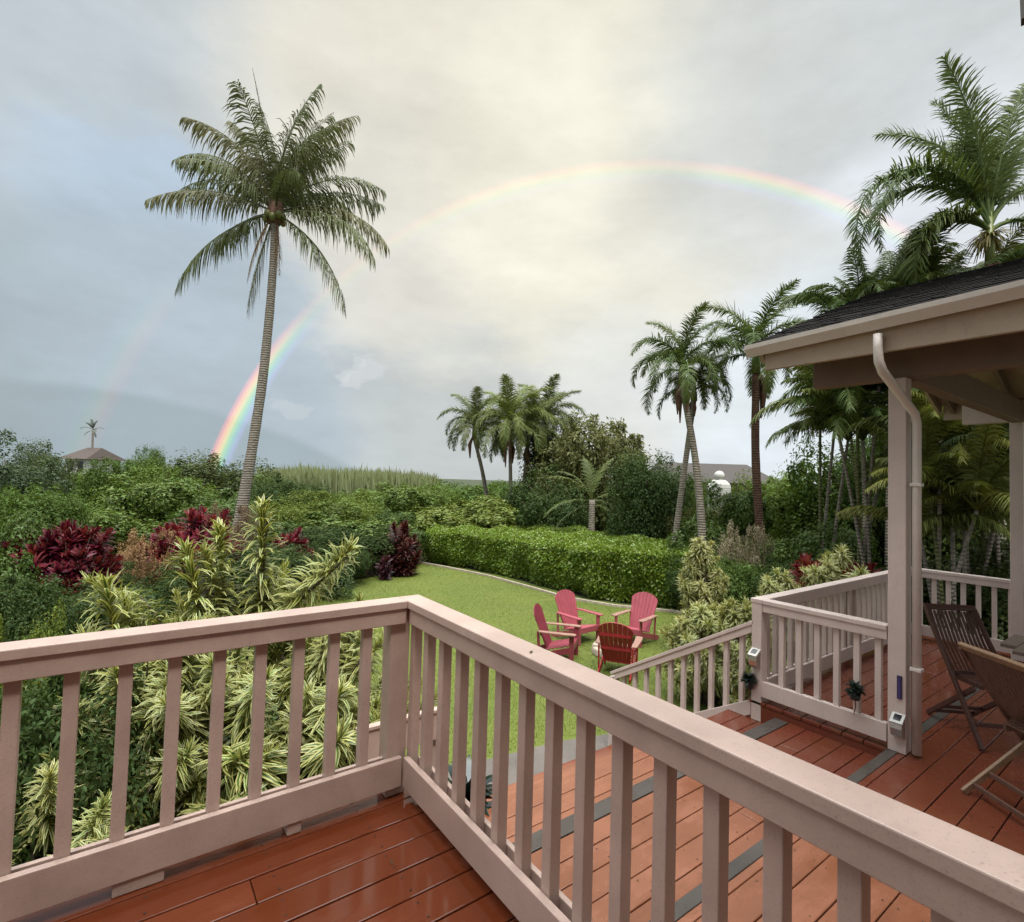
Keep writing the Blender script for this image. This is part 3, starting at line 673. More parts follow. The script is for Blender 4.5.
def sprig(px, py, X, label):
    d = ray(px, py); k_ = X/d.x; p = d*k_; p.z += ZC
    r = thing('hanging_plant', label, 'plant', (p.x, p.y, p.z), 0, 'small plants hooked on the railings')
    b = MB(); b.add([(.045*math.cos(a)*q, .045*math.sin(a)*q, z_) for q, z_ in ((.75, -.075), (1, 0)) for a in [i*math.pi/5 for i in range(10)]], [(i, (i+1) % 10, 10+(i+1) % 10, 10+i) for i in range(10)]+[tuple(range(10))[::-1], tuple(range(10, 20))]); b.build('pot', simple('black_pot', (.03, .03, .03), .5), r)
    rg = np.random.default_rng(int(px)); n_ = 70; a = rg.uniform(0, 6.28, n_); e = rg.uniform(-.3, 1.2, n_); dd_ = np.stack([np.cos(a)*np.cos(e), np.sin(a)*np.cos(e), np.sin(e)], 1)
    mm = strips('leaves', np.zeros((n_, 3)), dd_, np.full(n_, .085), np.full(n_, .034), .9, 3, GLOSS, rg, prof=[.4, 1, .8, .1]); inst(mm, 'foliage', r, color=(.018, .03, .022))
    MB().tube([(0, 0, -.07), (.01, 0, -.14), (0, .01, -.20)], [.006, .005, .003], 5).build('stem', BROWNS, r)
sprig(855, 690, 4.80, 'small dark plant in a pot hooked on the short railing by the tall post')
sprig(749, 680, 4.80, 'small dark plant in a pot hooked on the top of the stair railing')

# ------------------------------------------------------------------ adirondack chairs round the fire pit
def adirondack(label, x, y, rz, mat, armmat, s=1.0):
    r = thing('garden_chair', label, 'chair', (x, y, G+.006), rz, 'red garden chairs on the lawn'); r.scale = (s*.94, s*.94, s*.94)
    b = MB()
    for i in range(6): x0 = -.18+i*.088; z0 = .22+.022*i; b.box(x0, x0+.078, -.27, .27, z0, z0+.02)
    b.box(.345, .365, -.28, .28, .24, .36); b.build('seat', mat, r, bevel=.004)
    b = MB(); base_ = Vector((-.16, 0, .22)); up = Vector((-.36, 0, .93)).normalized(); nb = 7
    for i in range(nb):
        u_ = (i-(nb-1)/2)/((nb-1)/2); Lh = .80-.17*u_*u_-.05*abs(u_)**6; y0 = u_*.205; y1 = u_*.275; w0 = .066; w1 = .086
        p0 = base_; p1 = base_; nn2 = Vector((up.z, 0, -up.x))*.009
        tip_ = [(a_, 0) for a_ in (-.5, -.25, 0, .25, .5)]; top_ = lambda yy: .22*math.sqrt(max(0, 1-(yy/.335)**2))+.62
        fr = []; 
        for sgn in (1, -1):
            fr.append([p0+Vector((0, y0-w0/2, 0))+nn2*sgn, p0+Vector((0, y0+w0/2, 0))+nn2*sgn]+[p1+Vector((0, y1+w1*.97*a_, 0))+up*top_(y1+w1*a_)+nn2*sgn for a_, bb_ in tip_[::-1]])
        m_ = len(fr[0]); b.add(fr[0]+fr[1], [tuple(range(m_)), tuple(range(m_, 2*m_))[::-1]]+[(i2, m_+i2, m_+(i2+1) % m_, (i2+1) % m_) for i2 in range(m_)])
    b.build('backrest', mat, r)
    b = MB(); q = lambda t_: base_+up*t_
    for t_ in (.30, .58): c_ = q(t_)-Vector((.018, 0, 0)); b.bar(c_-Vector((0, .27, 0)), c_+Vector((0, .27, 0)), .02, .05)
    b.build('back_brace', mat, r)
    for s_ in (-1, 1):
        b = MB(); pts = [(-.34, .27), (-.30, .37), (.20, .40), (.40, .39), (.42, .31), (.38, .265), (.05, .275)]
        vs = [(px, s_*py, z_) for z_ in (.555, .577) for px, py in pts]; m_ = len(pts)
        fs = [tuple(range(m_)), tuple(range(m_, 2*m_))[::-1]]+[(i2, m_+i2, m_+(i2+1) % m_, (i2+1) % m_) for i2 in range(m_)]
        if s_ > 0: fs = [f[::-1] for f in fs]
        b.add(vs, fs).build('armrest', armmat, r, bevel=.004)
        MB().box(.28, .37, s_*.30-.012, s_*.30+.012, 0, .555).build('leg', mat, r, bevel=.003)
        MB().bar((.345, s_*.285, .27), (-.52, s_*.285, .03), .024, .11).build('leg', mat, r, bevel=.003)
        MB().bar((-.33, s_*.30, .555), (-.30, s_*.30, .12), .022, .05, (1, 0, 0)).build('arm_support', mat, r)
FP = Vector((7.62, 6.98))
def face(x, y): return math.atan2(FP.y-y, FP.x-x)
adirondack('dark red chair seen from behind, nearest to the stair railing', 6.98, 6.28, face(6.98, 6.28)-.25, REDP, BEIGEP)
adirondack('red chair turned sideways, leftmost of those on the lawn', 6.55, 7.38, face(6.55, 7.38)-.55, PINKP, BEIGEP)
adirondack('faded red chair facing the deck, at the back left of the fire ring', 7.66, 8.02, face(7.66, 8.02)+.1, ROSEP, ROSEP)
adirondack('faded pinkish red chair facing the deck beside the cream leaved bush', 8.62, 7.30, face(8.62, 7.30)-.1, ROSEP, BEIGEP)
t = thing('fire_ring', 'low ring of pale stones with charred logs between the red chairs', 'fire pit', (FP.x, FP.y, G+.006))
rr = random.Random(4)
for i in range(9):
    a = i*2*math.pi/9; b = MB(); bx = rr.uniform(.09, .12); bz = rr.uniform(.12, .17)
    M = Matrix.Translation((.34*math.cos(a), .34*math.sin(a), 0)) @ Matrix.Rotation(a, 4, 'Z')
    b.add([M @ Vector((sx*bx*.6*(1-.25*(z_ > 0)), sy*bx*(1-.2*(z_ > 0)), z_)) for z_ in (0, bz) for sx, sy in ((-1, -1), (1, -1), (1, 1), (-1, 1))], [(3, 2, 1, 0), (4, 5, 6, 7), (0, 1, 5, 4), (1, 2, 6, 5), (2, 3, 7, 6), (3, 0, 4, 7)]); b.build('stone', STONE, t, bevel=.025)
for a in (.3, 1.5, 2.6): MB().tube([(-.2*math.cos(a), -.2*math.sin(a), .05), (.2*math.cos(a), .2*math.sin(a), .09)], [.035, .03], 7).build('log', CHAR, t)

# ------------------------------------------------------------------ palms
YAW = math.degrees(math.atan2(cr.y, cr.x))       # compass angle of "to the right" as seen from the deck
def trunk(parent, pts, rad, mat, name='trunk', n=10):
    P_ = [Vector(p) for p in pts]; out = []; rr_ = []
    for i in range(len(P_)-1):
        for q in range(5): out.append(P_[i].lerp(P_[i+1], q/5)); rr_.append(rad[i]+(rad[i+1]-rad[i])*q/5)
    out.append(P_[-1]); rr_.append(rad[-1])
    sm = out[:]
    for it in range(3):
        for i in range(1, len(sm)-1): sm[i] = (out[i-1]+out[i]*2+out[i+1])/4
        out = sm[:]
    rr_ = [r*(1+.03*math.sin(i*2.3)) for i, r in enumerate(rr_)]
    return MB().tube(out, rr_, n).build(name, mat, parent, smooth=True)
# the tall coconut palm
bp = at(228, 566, 17.0); base0 = Vector((bp.x, bp.y, G)); top = at(275, 213, 17.0)
t = thing('coconut_palm', 'tall leaning coconut palm with a grey trunk on the left of the lawn', 'palm tree', base0)
pts = [Vector((0, 0, 0))]+[at(x, y, 17.0)-base0 for x, y in ((240, 520), (252, 450), (263, 380), (270, 310), (274, 255), (275, 213))]
trunk(t, pts, [.22, .165, .14, .13, .12, .105, .12], PALMB, n=12)
FR = [(180, 62, 78, 4.4, .8), (172, 48, 80, 4.0, .9), (191, 22, 58, 3.7, 1.0), (165, 6, 44, 3.0, 1.0), (200, -24, 52, 4.1, 1.1), (182, 84, 48, 3.5, .7), (150, 76, 60, 3.8, .8),
      (180, 82, 3, 4.6, .15), (90, 86, 50, 4.1, .6), (270, 86, 55, 3.7, .6), (8, 87, 42, 4.2, .7), (2, 78, 62, 4.3, .8), (0, 62, 96, 4.1, .8), (12, 48, 80, 3.8, 1.0), (-5, 24, 88, 4.3, 1.0), (-10, 2, 70, 4.9, 1.1), (-18, -30, 46, 4.6, 1.1),
      (200, -74, 14, 3.5, 1.3), (240, 40, 80, 3.2, .9), (300, 35, 85, 3.3, .9), (120, 66, 90, 3.4, .8), (60, 60, 80, 3.5, .9), (330, 70, 75, 3.7, .9), (225, 70, 80, 3.5, .9), (350, 84, 70, 3.8, .8), (30, 80, 55, 3.9, .7), (2, 93, 26, 4.1, .6), (0, 84, 34, 4.2, .7), (178, 93, 30, 3.7, .6), (150, 88, 45, 3.6, .7)]
for i, (az, a0, dr, L_, hg) in enumerate(FR):
    me = frond_mesh(100+i, L=L_*.93, a0=a0, droop=dr, ll=1.15 if hg > .2 else .34, n=92, sag=(.7 if hg > .2 else 0), hang=hg*4.2 if hg > .2 else .2, fwd=.9 if hg > .2 else 2.5, vee=.05, lw=.036, stalk=.12, p=1.2, rag=.16, twist=.09*((i*7 % 5)-2)/2)
    inst(me, 'frond', t, top-base0, (R_((((i*37) % 34)-17) if hg > .2 else 0), 0, R_(az+YAW+((i*23) % 17)-8)), color=[(.135, .155, .070), (.115, .14, .058), (.165, .165, .08)][i % 3])
rr = random.Random(9)
for i, (az, a0, L_) in enumerate(((215, -62, 2.4), (-40, -66, 2.1))):      # two dead fronds hanging against the trunk
    inst(frond_mesh(160+i, L=L_, a0=a0, droop=24, ll=.6, n=60, hang=3, fwd=1.2, vee=0, lw=.03, stalk=.15, p=1.0, rag=.35, sag=1.0), 'frond', t, top-base0, (0, 0, R_(az+YAW)), color=(.20, .13, .065))
for i in range(9):
    a = R_(i*40+YAW); c_ = MB(); o = inst(bpy.data.meshes.new('tmp'), 'coconut'); bpy.data.objects.remove(o)
    pts_ = []; 
    M = Matrix.Translation(top-base0+Vector((.24*math.cos(a), .24*math.sin(a), -.12-.1*(i % 2))))
    vs = []; fs = []
    for q in range(5):
        th = math.pi*q/4; 
        for k2 in range(8): vs.append(M @ Vector((.10*math.sin(th)*math.cos(k2*math.pi/4), .10*math.sin(th)*math.sin(k2*math.pi/4), .13*math.cos(th))))
    for q in range(4):
        for k2 in range(8): fs.append((q*8+k2, q*8+(k2+1) % 8, q*8+8+(k2+1) % 8, q*8+8+k2))
    c_.add(vs, fs).build('coconut', simple('husk', (.22, .15, .05) if i % 2 else (.14, .15, .04), .5) if i < 2 else bpy.data.materials['husk'], t, smooth=True)
b = MB(); c_ = top-base0; b.tube([c_-Vector((0, 0, .35)), c_-Vector((0, 0, .05)), c_+Vector((0, 0, .35)), c_+Vector((0, 0, .7))], [.16, .24, .2, .08], 10); b.build('crownshaft', BROWNS, t, smooth=True)

FSET = {}
def fset(kind):
    if kind in FSET: return FSET[kind]
    if kind == 'manila': s_ = [frond_mesh(200+i, L=2.5, a0=a0, droop=dr, ll=.50, n=130, hang=1.0, fwd=.8, vee=.25, lw=.032, stalk=.13, p=1.0, bushy=.8) for i, (a0, dr) in enumerate(((84, 80), (74, 140), (62, 175), (48, 175), (30, 140)))]
    if kind == 'hook': s_ = [frond_mesh(260+i, L=L_, a0=a0, droop=dr, ll=.42, n=170, hang=.9, fwd=.9, vee=.2, lw=.026, stalk=.12, p=pp, bushy=.9) for i, (a0, dr, L_, pp) in enumerate(((86, 25, 2.5, 1.5), (76, 60, 2.5, 1.3), (66, 185, 3.2, 1.1), (40, 175, 2.2, 1.0)))]
    if kind == 'areca': s_ = [frond_mesh(220+i, L=1.9, a0=a0, droop=dr, ll=.46, n=70, hang=1.6, fwd=.8, vee=.1, lw=.026, stalk=.16, p=1.2, bushy=.35, sag=.2) for i, (a0, dr) in enumerate(((84, 50), (74, 85), (62, 100), (48, 110)))]
    if kind == 'coco': s_ = [frond_mesh(240+i, L=3.0, a0=a0, droop=dr, ll=.62, n=56, hang=1.0, fwd=.8, vee=.1, lw=.05, stalk=.12) for i, (a0, dr) in enumerate(((80, 50), (60, 70), (38, 80), (12, 70), (-20, 50)))]
    FSET[kind] = s_; return s_
def palm(name, label, basept, toppt, kind, nf, s, cols, tr=(.12, .07), bend=None, sheath=True, group=None, seed=0, tmat=None, azs=None, shaft=True):
    rr = random.Random(seed); base_ = Vector((basept[0], basept[1], G)); top_ = Vector(toppt)-base_
    t = thing(name, label, 'palm tree', base_, 0, group)
    mid = [top_*.33+Vector((0, 0, 0)), top_*.66]; 
    if bend: mid = [m_+Vector(bend) for m_ in mid]
    trunk(t, [Vector((0, 0, 0))]+mid+[top_], [tr[0], (tr[0]*.6+tr[1]*.4), tr[1]*1.1, tr[1]], tmat or PALMG)
    if shaft: MB().tube([top_-Vector((0, 0, .05*s)), top_+Vector((0, 0, .25*s)), top_+Vector((0, 0, .75*s))], [tr[1]*1.3, tr[1]*1.25, tr[1]*.6], 8).build('crownshaft', SHEATH, t, smooth=True)
    if sheath:
        for i in range(3):
            a = rr.uniform(0, 6.28); q = top_+Vector((math.cos(a)*tr[1], math.sin(a)*tr[1], -.05)); MB().tube([q, q+Vector((math.cos(a)*.14, math.sin(a)*.14, -.35))*s, q+Vector((math.cos(a)*.10, math.sin(a)*.10, -rr.uniform(.7, 1.3)))*s], [.05*s, .085*s, .02*s], 6).build('dry_sheath', BROWNS, t)
    fs = fset(kind); apex = top_+Vector((0, 0, .62*s if shaft else .05))
    for i in range(nf):
        lvl = min(len(fs)-1, int((i+.5)/nf*len(fs))); az = azs[i] if azs else i*137.5+rr.uniform(-12, 12)
        inst(fs[lvl], 'frond', t, apex-Vector((0, 0, .05*lvl*s)), (R_(rr.uniform(-6, 6)), R_(rr.uniform(-6, 6)), R_(az+YAW)), s*rr.uniform(.88, 1.1), rr.choice(cols))
    return t
DG = [(.105, .15, .040), (.085, .13, .036), (.13, .17, .05)]; YG = [(.12, .145, .035), (.095, .13, .032), (.14, .155, .05)]
# right hand pair on the lawn edge
palm('manila_palm', 'palm with a dark arching crown and a hanging brown sheath, left of the tall two', at(703, 560, 15.5), at(682, 384, 15.5), 'manila', 17, .86, DG, (.13, .085), bend=(.18, -.1, 0), group='manila palms right of the clipped hedge', seed=1)
t2 = palm('manila_palm', 'higher palm with yellow green crownshaft and reddish trunk, close to the porch gutter', at(769, 560, 16.5), at(756, 372, 16.5), 'manila', 17, 1.0, DG, (.12, .10), bend=(-.1, .1, 0), group='manila palms right of the clipped hedge', seed=2, tmat=bark('reddish_bark', (.14, .075, .05), True))
palm('manila_palm', 'slim grey trunked palm crossing behind the dark crowned palm', at(668, 560, 16.5), at(694, 400, 16.5), 'manila', 11, .62, DG, (.10, .075), group='manila palms right of the clipped hedge', seed=3)
# big palm over the porch roof
bt = at(992, 250, 15)
palm('manila_palm', 'big palm with broad recurved fronds rising over the porch roof', at(1002, 470, 15.2), at(990, 262, 15), 'hook', 17, 1.45, [(.10, .145, .045), (.125, .17, .052)], (.16, .07), seed=6,
     azs=[120, 178, 20, 85, 130, 10, 60, 30, 0, 183, 174, 191, 5, 170, 190, 180, 0])
bigp = bpy.data.objects['manila_palm.003']; rg = np.random.default_rng(8); n_ = 110; a = rg.uniform(0, 6.28, n_); e = rg.uniform(-.5, .6, n_)
tb = np.array(at(990, 262, 15)-bigp.location)+np.array([0, 0, .55])
mm = strips('flower_stalk', np.tile(tb, (n_, 1)), np.stack([np.cos(a)*np.cos(e), np.sin(a)*np.cos(e), np.sin(e)], 1), rg.uniform(.3, .7, n_), np.full(n_, .03), 2.4, 3, FROND, rg, prof=[1, 1, .9, .5]); inst(mm, 'flower_stalk', bigp, color=(.16, .14, .05))
# distant trio
palm('manila_palm', 'small pale palm, leftmost of the distant palm group behind the hedge', at(491, 520, 30), at(474, 437, 30), 'manila', 18, 1.12, [(.13, .16, .065), (.15, .175, .07)], (.14, .10), bend=(.2, 0, 0), group='distant palms behind the hedge', seed=11)
palm('manila_palm', 'bushy light green palm in the middle of the distant palm group', at(512, 520, 28), at(510, 440, 28), 'manila', 22, 1.3, [(.17, .21, .06), (.15, .19, .055)], (.14, .09), group='distant palms behind the hedge', seed=12)
palm('manila_palm', 'darker palm with a leaning trunk, rightmost of the distant palm group', at(520, 520, 31), at(546, 434, 31), 'manila', 20, 1.3, [(.13, .155, .06), (.11, .14, .05)], (.13, .09), group='distant palms behind the hedge', seed=13)
palm('manila_palm', 'slender leaning palm between the middle and right crowns of the distant group', at(517, 520, 29), at(528, 446, 29), 'manila', 18, 1.2, [(.15, .18, .055)], (.12, .08), group='distant palms behind the hedge', seed=14)
palm('young_palm', 'short young palm with long arching yellow green fronds just behind the hedge', at(592, 520, 21), at(592, 500, 21), 'coco', 9, .68, [(.13, .165, .05), (.105, .14, .045)], (.16, .12), seed=16, sheath=False, azs=[100, 30, 160, 185, 0, 60, 190, -10, 170], shaft=False)
palm('slim_palm', 'tiny far palm sticking up alone over the left skyline', at(93, 460, 62), at(93, 430, 62), 'coco', 8, .36, [(.05, .07, .04)], (.11, .08), seed=18, sheath=False, shaft=False)

def areca(label, px, dist, ytops, nf, s, seed, cols=YG, spread=.35, name='areca_palm', group='areca palms behind the porch'):
    rr = random.Random(seed); b0 = at(px, 520, dist); base_ = Vector((b0.x, b0.y, G)); t = thing(name, label, 'palm tree', base_, 0, group); fs = fset('areca')
    for i, (dx, yt) in enumerate(ytops):
        tp = at(px+dx, yt, dist+rr.uniform(-.4, .4))-base_; a = rr.uniform(0, 6.28); foot = Vector((math.cos(a), math.sin(a), 0))*spread*rr.uniform(.3, 1)
        trunk(t, [foot, foot.lerp(tp, .5)+Vector((0, 0, .1)), tp], [.038, .032, .028], PALMG if i % 2 else bark('cane_bark', (.14, .15, .06), True) if i == 0 else PALMG, n=7)
        for j in range(nf):
            lvl = min(3, int((j+.5)/nf*4)); inst(fs[lvl], 'frond', t, tp, (R_(rr.uniform(-8, 8)), R_(rr.uniform(-8, 8)), rr.uniform(0, 6.28)), s*rr.uniform(.8, 1.15), rr.choice(cols))
    return t
areca('tall dark clump of drooping palms left of the porch post', 865, 12.5, [(-8, 395), (14, 385), (-2, 440), (32, 400), (-30, 415)], 14, 1.0, 31, [(.07, .115, .032), (.09, .13, .035), (.12, .15, .04)])
areca('pale green palm clump between the reddish trunk and the porch post', 828, 13.5, [(-8, 430), (8, 415), (20, 440)], 13, .95, 41, [(.11, .155, .04), (.14, .18, .045)])
areca('light green palm clump peeking over the left slope of the roof', 880, 15, [(-40, 338), (-20, 325), (10, 312), (40, 305), (65, 310)], 14, 1.0, 32, [(.09, .13, .04), (.07, .11, .035)])
areca('yellow green palm clump under the big palm above the roof', 975, 16, [(-20, 325), (10, 312), (45, 310), (-50, 335)], 13, 1.0, 33)
areca('yellow green cane palm clump seen between the two porch posts', 945, 11.5, [(-14, 500), (6, 470), (20, 530), (-4, 440), (-24, 540), (32, 510)], 13, .85, 34, [(.17, .19, .045), (.13, .16, .04)])
areca('cane palm clump behind the far end of the porch', 982, 12.5, [(-10, 470), (8, 430), (18, 500), (-20, 400), (30, 450)], 13, .9, 35, [(.07, .10, .03), (.10, .125, .035)])
areca('dark cane palm clump at the right edge behind the porch', 1022, 12, [(-6, 440), (6, 480), (14, 400)], 13, .9, 36, [(.045, .07, .025)])

# ------------------------------------------------------------------ trees and shrubs
def shrub(label, px, ytop, dist, wpx, proto, color, name='shrub', cat='shrub', group=None, asp=1.0, zb=None, seed=None, me=None):
    p = at(px, ytop, dist); dep = Vector((p.x, p.y, 0)).dot(Vector((cf.x, cf.y, 0))); wm = wpx/FPX*dep/2; zb = G if zb is None else zb
    hz = (p.z-zb)/2; rz = (px*1.7+ytop*.9) % 6.28
    o = inst(me or SHRUB[proto % 4], name, None, (p.x, p.y, zb+hz), (0, 0, rz), (wm, wm*asp, hz), color); return tag(o, label, cat, group)
def tree(label, px, ytop, dist, wpx, proto, color, cfrac=.97, name='tree', group=None, trunkr=.16):
    p = at(px, ytop, dist); dep = Vector((p.x, p.y, 0)).dot(Vector((cf.x, cf.y, 0))); wm = wpx/FPX*dep/2; H = p.z-G; ch = H*cfrac/2
    t = thing(name, label, 'tree', (p.x, p.y, G), (px*1.3) % 6.28, group)
    inst(CROWN[proto % 6], 'crown', t, (0, 0, H-ch), (0, 0, 0), (wm, wm, ch), color)
    b = MB(); b.tube([(0, 0, 0), (.05, .02, H*.3), (0, 0, H*.62)], [trunkr, trunkr*.75, trunkr*.4], 8)
    for i in range(5):
        a = i*1.3; b.tube([(0, 0, H*.3+.05*i*H), (math.cos(a)*wm*.4, math.sin(a)*wm*.4, H*.5+.05*i*H), (math.cos(a)*wm*.7, math.sin(a)*wm*.7, H*.66+.04*i*H)], [trunkr*.5, trunkr*.3, trunkr*.12], 6)
    b.build('trunk', BARK, t); return t
g1 = (.082, .138, .024); g2 = (.118, .180, .028); g3 = (.16, .21, .034); g4 = (.052, .088, .022); g5 = (.080, .108, .036); olive = (.135, .145, .05); blue = (.070, .102, .052)
TG = 'trees along the far garden edge'
for a in (('bluish green tree at the far left edge of the skyline', 8, 436, 34, 110, 0, blue), ('tree with rounded top left of the distant house', 40, 443, 38, 58, 1, g5),
          ('dense tree right of the distant house', 122, 458, 36, 66, 2, g1), ('pointed clump of dark foliage right of the far little palm', 148, 448, 40, 44, 3, g1),
          ('olive tree where the rainbow meets the skyline', 222, 456, 34, 110, 4, g5), ('tree behind the coconut palm trunk', 176, 468, 30, 80, 1, g2),
          ('feathery olive tree with a ragged top right of the distant palms', 590, 420, 27, 105, 5, olive), ('spiky dark topped tree behind the young palm', 560, 424, 30, 80, 3, (.06, .075, .03)),
          ('dark glossy tree between the young palm and the forked palm', 652, 455, 20, 100, 3, g4), ('dark tree low behind the hedge by the young palm', 548, 468, 24, 90, 0, g4),
          ('big bright green tree between the right hand palms and the porch', 815, 462, 20, 150, 1, g2), ('dark green tree behind the porch railing corner', 862, 432, 18, 110, 4, g1),
          ('yellow green bamboo like tree seen through the porch', 955, 445, 17, 130, 2, (.085, .12, .028)), ('dark tree behind the second porch post', 1015, 400, 18, 120, 3, g4),
          ('tree behind the drooping palm clump', 905, 400, 18, 110, 5, g1), ('green tree low between the two tall right hand palms', 745, 497, 24, 60, 2, g1),
          ('leafy tree filling the gap left of the white pillar', 690, 478, 22, 50, 1, g1), ('bright tree just right of the neighbour roof', 775, 470, 25, 70, 4, g2), ('dark tree behind the forked palm trunks', 668, 470, 27, 70, 0, g4)):
    tree(*a, group=TG)
SG = 'green shrubs beyond the lawn'
for a in (('bright green mound left of the coconut palm above the red bushes', 130, 480, 22, 130, 0, g2), ('green shrub at the left edge below the bluish tree', 22, 488, 16, 120, 1, g1),
          ('green shrub over the pink bush', 196, 482, 24, 110, 2, g1), ('light green shrub right of the coconut palm trunk', 318, 492, 22, 120, 3, g3), ('green shrub in front of the cane', 385, 486, 26, 110, 0, g2),
          ('dark green shrub on the ridge before the cane', 290, 480, 27, 90, 1, g4), ('shrub below the distant palms at the hedge end', 462, 498, 24, 110, 2, g3), ('shrub under the leftmost distant palm', 430, 486, 28, 80, 3, g2),
          ('low dark shrub at the far left corner of the lawn', 345, 524, 19, 110, 1, g4), ('low green shrub right of the small crimson bush', 352, 506, 20.5, 120, 2, g2), ('dark shrub at the hedge end of the lawn', 398, 512, 20.5, 62, 0, g1),
          ('shrub of mid green leaves behind the crimson bush', 250, 500, 20, 110, 0, g1), ('green shrub left of the round crimson bush', 8, 520, 12, 90, 2, g1), ('dark green shrub under the pinkish bush', 150, 560, 12.5, 110, 3, g4),
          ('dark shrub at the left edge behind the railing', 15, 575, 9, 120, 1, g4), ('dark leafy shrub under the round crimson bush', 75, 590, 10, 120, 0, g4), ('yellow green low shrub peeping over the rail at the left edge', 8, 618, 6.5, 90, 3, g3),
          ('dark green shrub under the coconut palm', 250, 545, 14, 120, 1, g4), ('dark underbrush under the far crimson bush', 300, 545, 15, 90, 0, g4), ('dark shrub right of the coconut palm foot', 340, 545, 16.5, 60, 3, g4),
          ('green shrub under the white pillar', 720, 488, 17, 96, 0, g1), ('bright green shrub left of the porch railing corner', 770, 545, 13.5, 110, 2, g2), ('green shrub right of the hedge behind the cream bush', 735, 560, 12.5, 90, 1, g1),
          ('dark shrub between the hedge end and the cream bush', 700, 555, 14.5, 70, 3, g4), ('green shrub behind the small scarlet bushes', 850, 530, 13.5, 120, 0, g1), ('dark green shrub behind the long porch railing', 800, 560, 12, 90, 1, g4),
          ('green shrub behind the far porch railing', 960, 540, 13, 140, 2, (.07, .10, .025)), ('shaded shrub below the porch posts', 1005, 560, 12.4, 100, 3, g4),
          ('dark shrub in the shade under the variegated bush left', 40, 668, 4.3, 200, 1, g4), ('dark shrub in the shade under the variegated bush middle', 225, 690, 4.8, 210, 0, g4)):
    shrub(*a, group=SG)
shrub('pale pink flowering shrub below the white pillar', 742, 526, 13.5, 52, 3, (.36, .31, .22), group=None, name='flowering_shrub')
shrub('greyish pink shrub with fine leaves left of the crimson bushes', 152, 532, 13.5, 64, 3, (.32, .19, .10), name='flowering_shrub')
shrub('dull pinkish shrub at the foot of the coconut palm', 232, 506, 16.5, 44, 3, (.22, .15, .10), name='flowering_shrub')
shrub('olive leaved shrub behind the white pillar', 700, 505, 19, 70, 1, olive, name='shrub', group=None)

# bushes made of leafy stems
def bush(name, label, cat, px, ytop, dist, wpx, n, protos, s, color, seed, group=None, depth=1.0, fill=True, tiltmax=35, zlow=.25, tall=None):
    rr = random.Random(seed); p = at(px, ytop, dist); dep = Vector((p.x, p.y, 0)).dot(Vector((cf.x, cf.y, 0))); wm = wpx/FPX*dep/2; H = p.z-G
    t = thing(name, label, cat, (p.x, p.y, G), 0, group); stems = MB()
    for i in range(n):
        while True:
            u_, v_ = rr.uniform(-1, 1), rr.uniform(-1, 1)
            if u_*u_+v_*v_ < 1: break
        rad = math.hypot(u_, v_); zt = H*(1-.45*rad**2)*(1 if i < n*.45 else rr.uniform(zlow, 1)); 
        if i >= n*.45: kk_ = 1/max(rad, .3)*rr.uniform(.75, 1.05); u_ *= kk_; v_ *= kk_; rad = math.hypot(u_, v_)
        ln = .75*s if protos is not VROS else .3*s
        x_, y_ = u_*wm*.9, v_*wm*depth*.9; a = math.atan2(y_, x_); til = R_(tiltmax)*min(1, rad)*rr.uniform(.5, 1.2)
        zb_ = max(.02, zt-ln*math.cos(til)*1.05); dirv = Vector((math.cos(a)*math.sin(til), math.sin(a)*math.sin(til), math.cos(til)))
        q = dirv.to_track_quat('Z', 'Y').to_euler(); me = rr.choice(protos); b_ = Vector((x_, y_, zb_))-dirv*0
        inst(me, 'leafy_stem', t, b_, q, s*rr.uniform(.82, 1.15), tuple(c*rr.uniform(.8, 1.15) for c in color))
        stems.tube([(x_*.35, y_*.35, 0), (x_*.8, y_*.8, zb_*.6), tuple(b_), tuple(b_+dirv*ln*.9)], [.022*s, .018*s, .014*s, .006*s], 5)
    stems.build('stems', BARK, t); return t, rr
vg = (.085, .15, .03)
# foreground mass behind the left rail: several plants side by side
bush('variegated_bush', 'large cream striped bush in the middle behind the left railing, with tall feathery tops', 'bush', 238, 566, 4.9, 130, 72, VP, .86, vg, 1, 'cream striped bushes below the deck', tiltmax=45, zlow=.5)
bush('variegated_bush', 'cream striped bush leaning right towards the lawn beside the corner post', 'bush', 318, 585, 4.7, 95, 46, VP, .8, vg, 2, 'cream striped bushes below the deck', tiltmax=60, zlow=.45)
bush('variegated_bush', 'cream striped bush left of the middle one, top just over the rail', 'bush', 150, 600, 4.6, 100, 50, VP, .8, vg, 3, 'cream striped bushes below the deck', tiltmax=50, zlow=.45)
bush('variegated_bush', 'low cream striped bush seen through the balusters at the far left', 'bush', 52, 725, 3.9, 130, 40, VP, .7, vg, 4, 'cream striped bushes below the deck', tiltmax=60, zlow=.2)
bush('variegated_bush', 'low cream striped bush under the leftward lean, seen through the balusters', 'bush', 300, 660, 4.2, 110, 30, VROS, .95, vg, 5, 'cream striped bushes below the deck', tiltmax=70, zlow=.2)
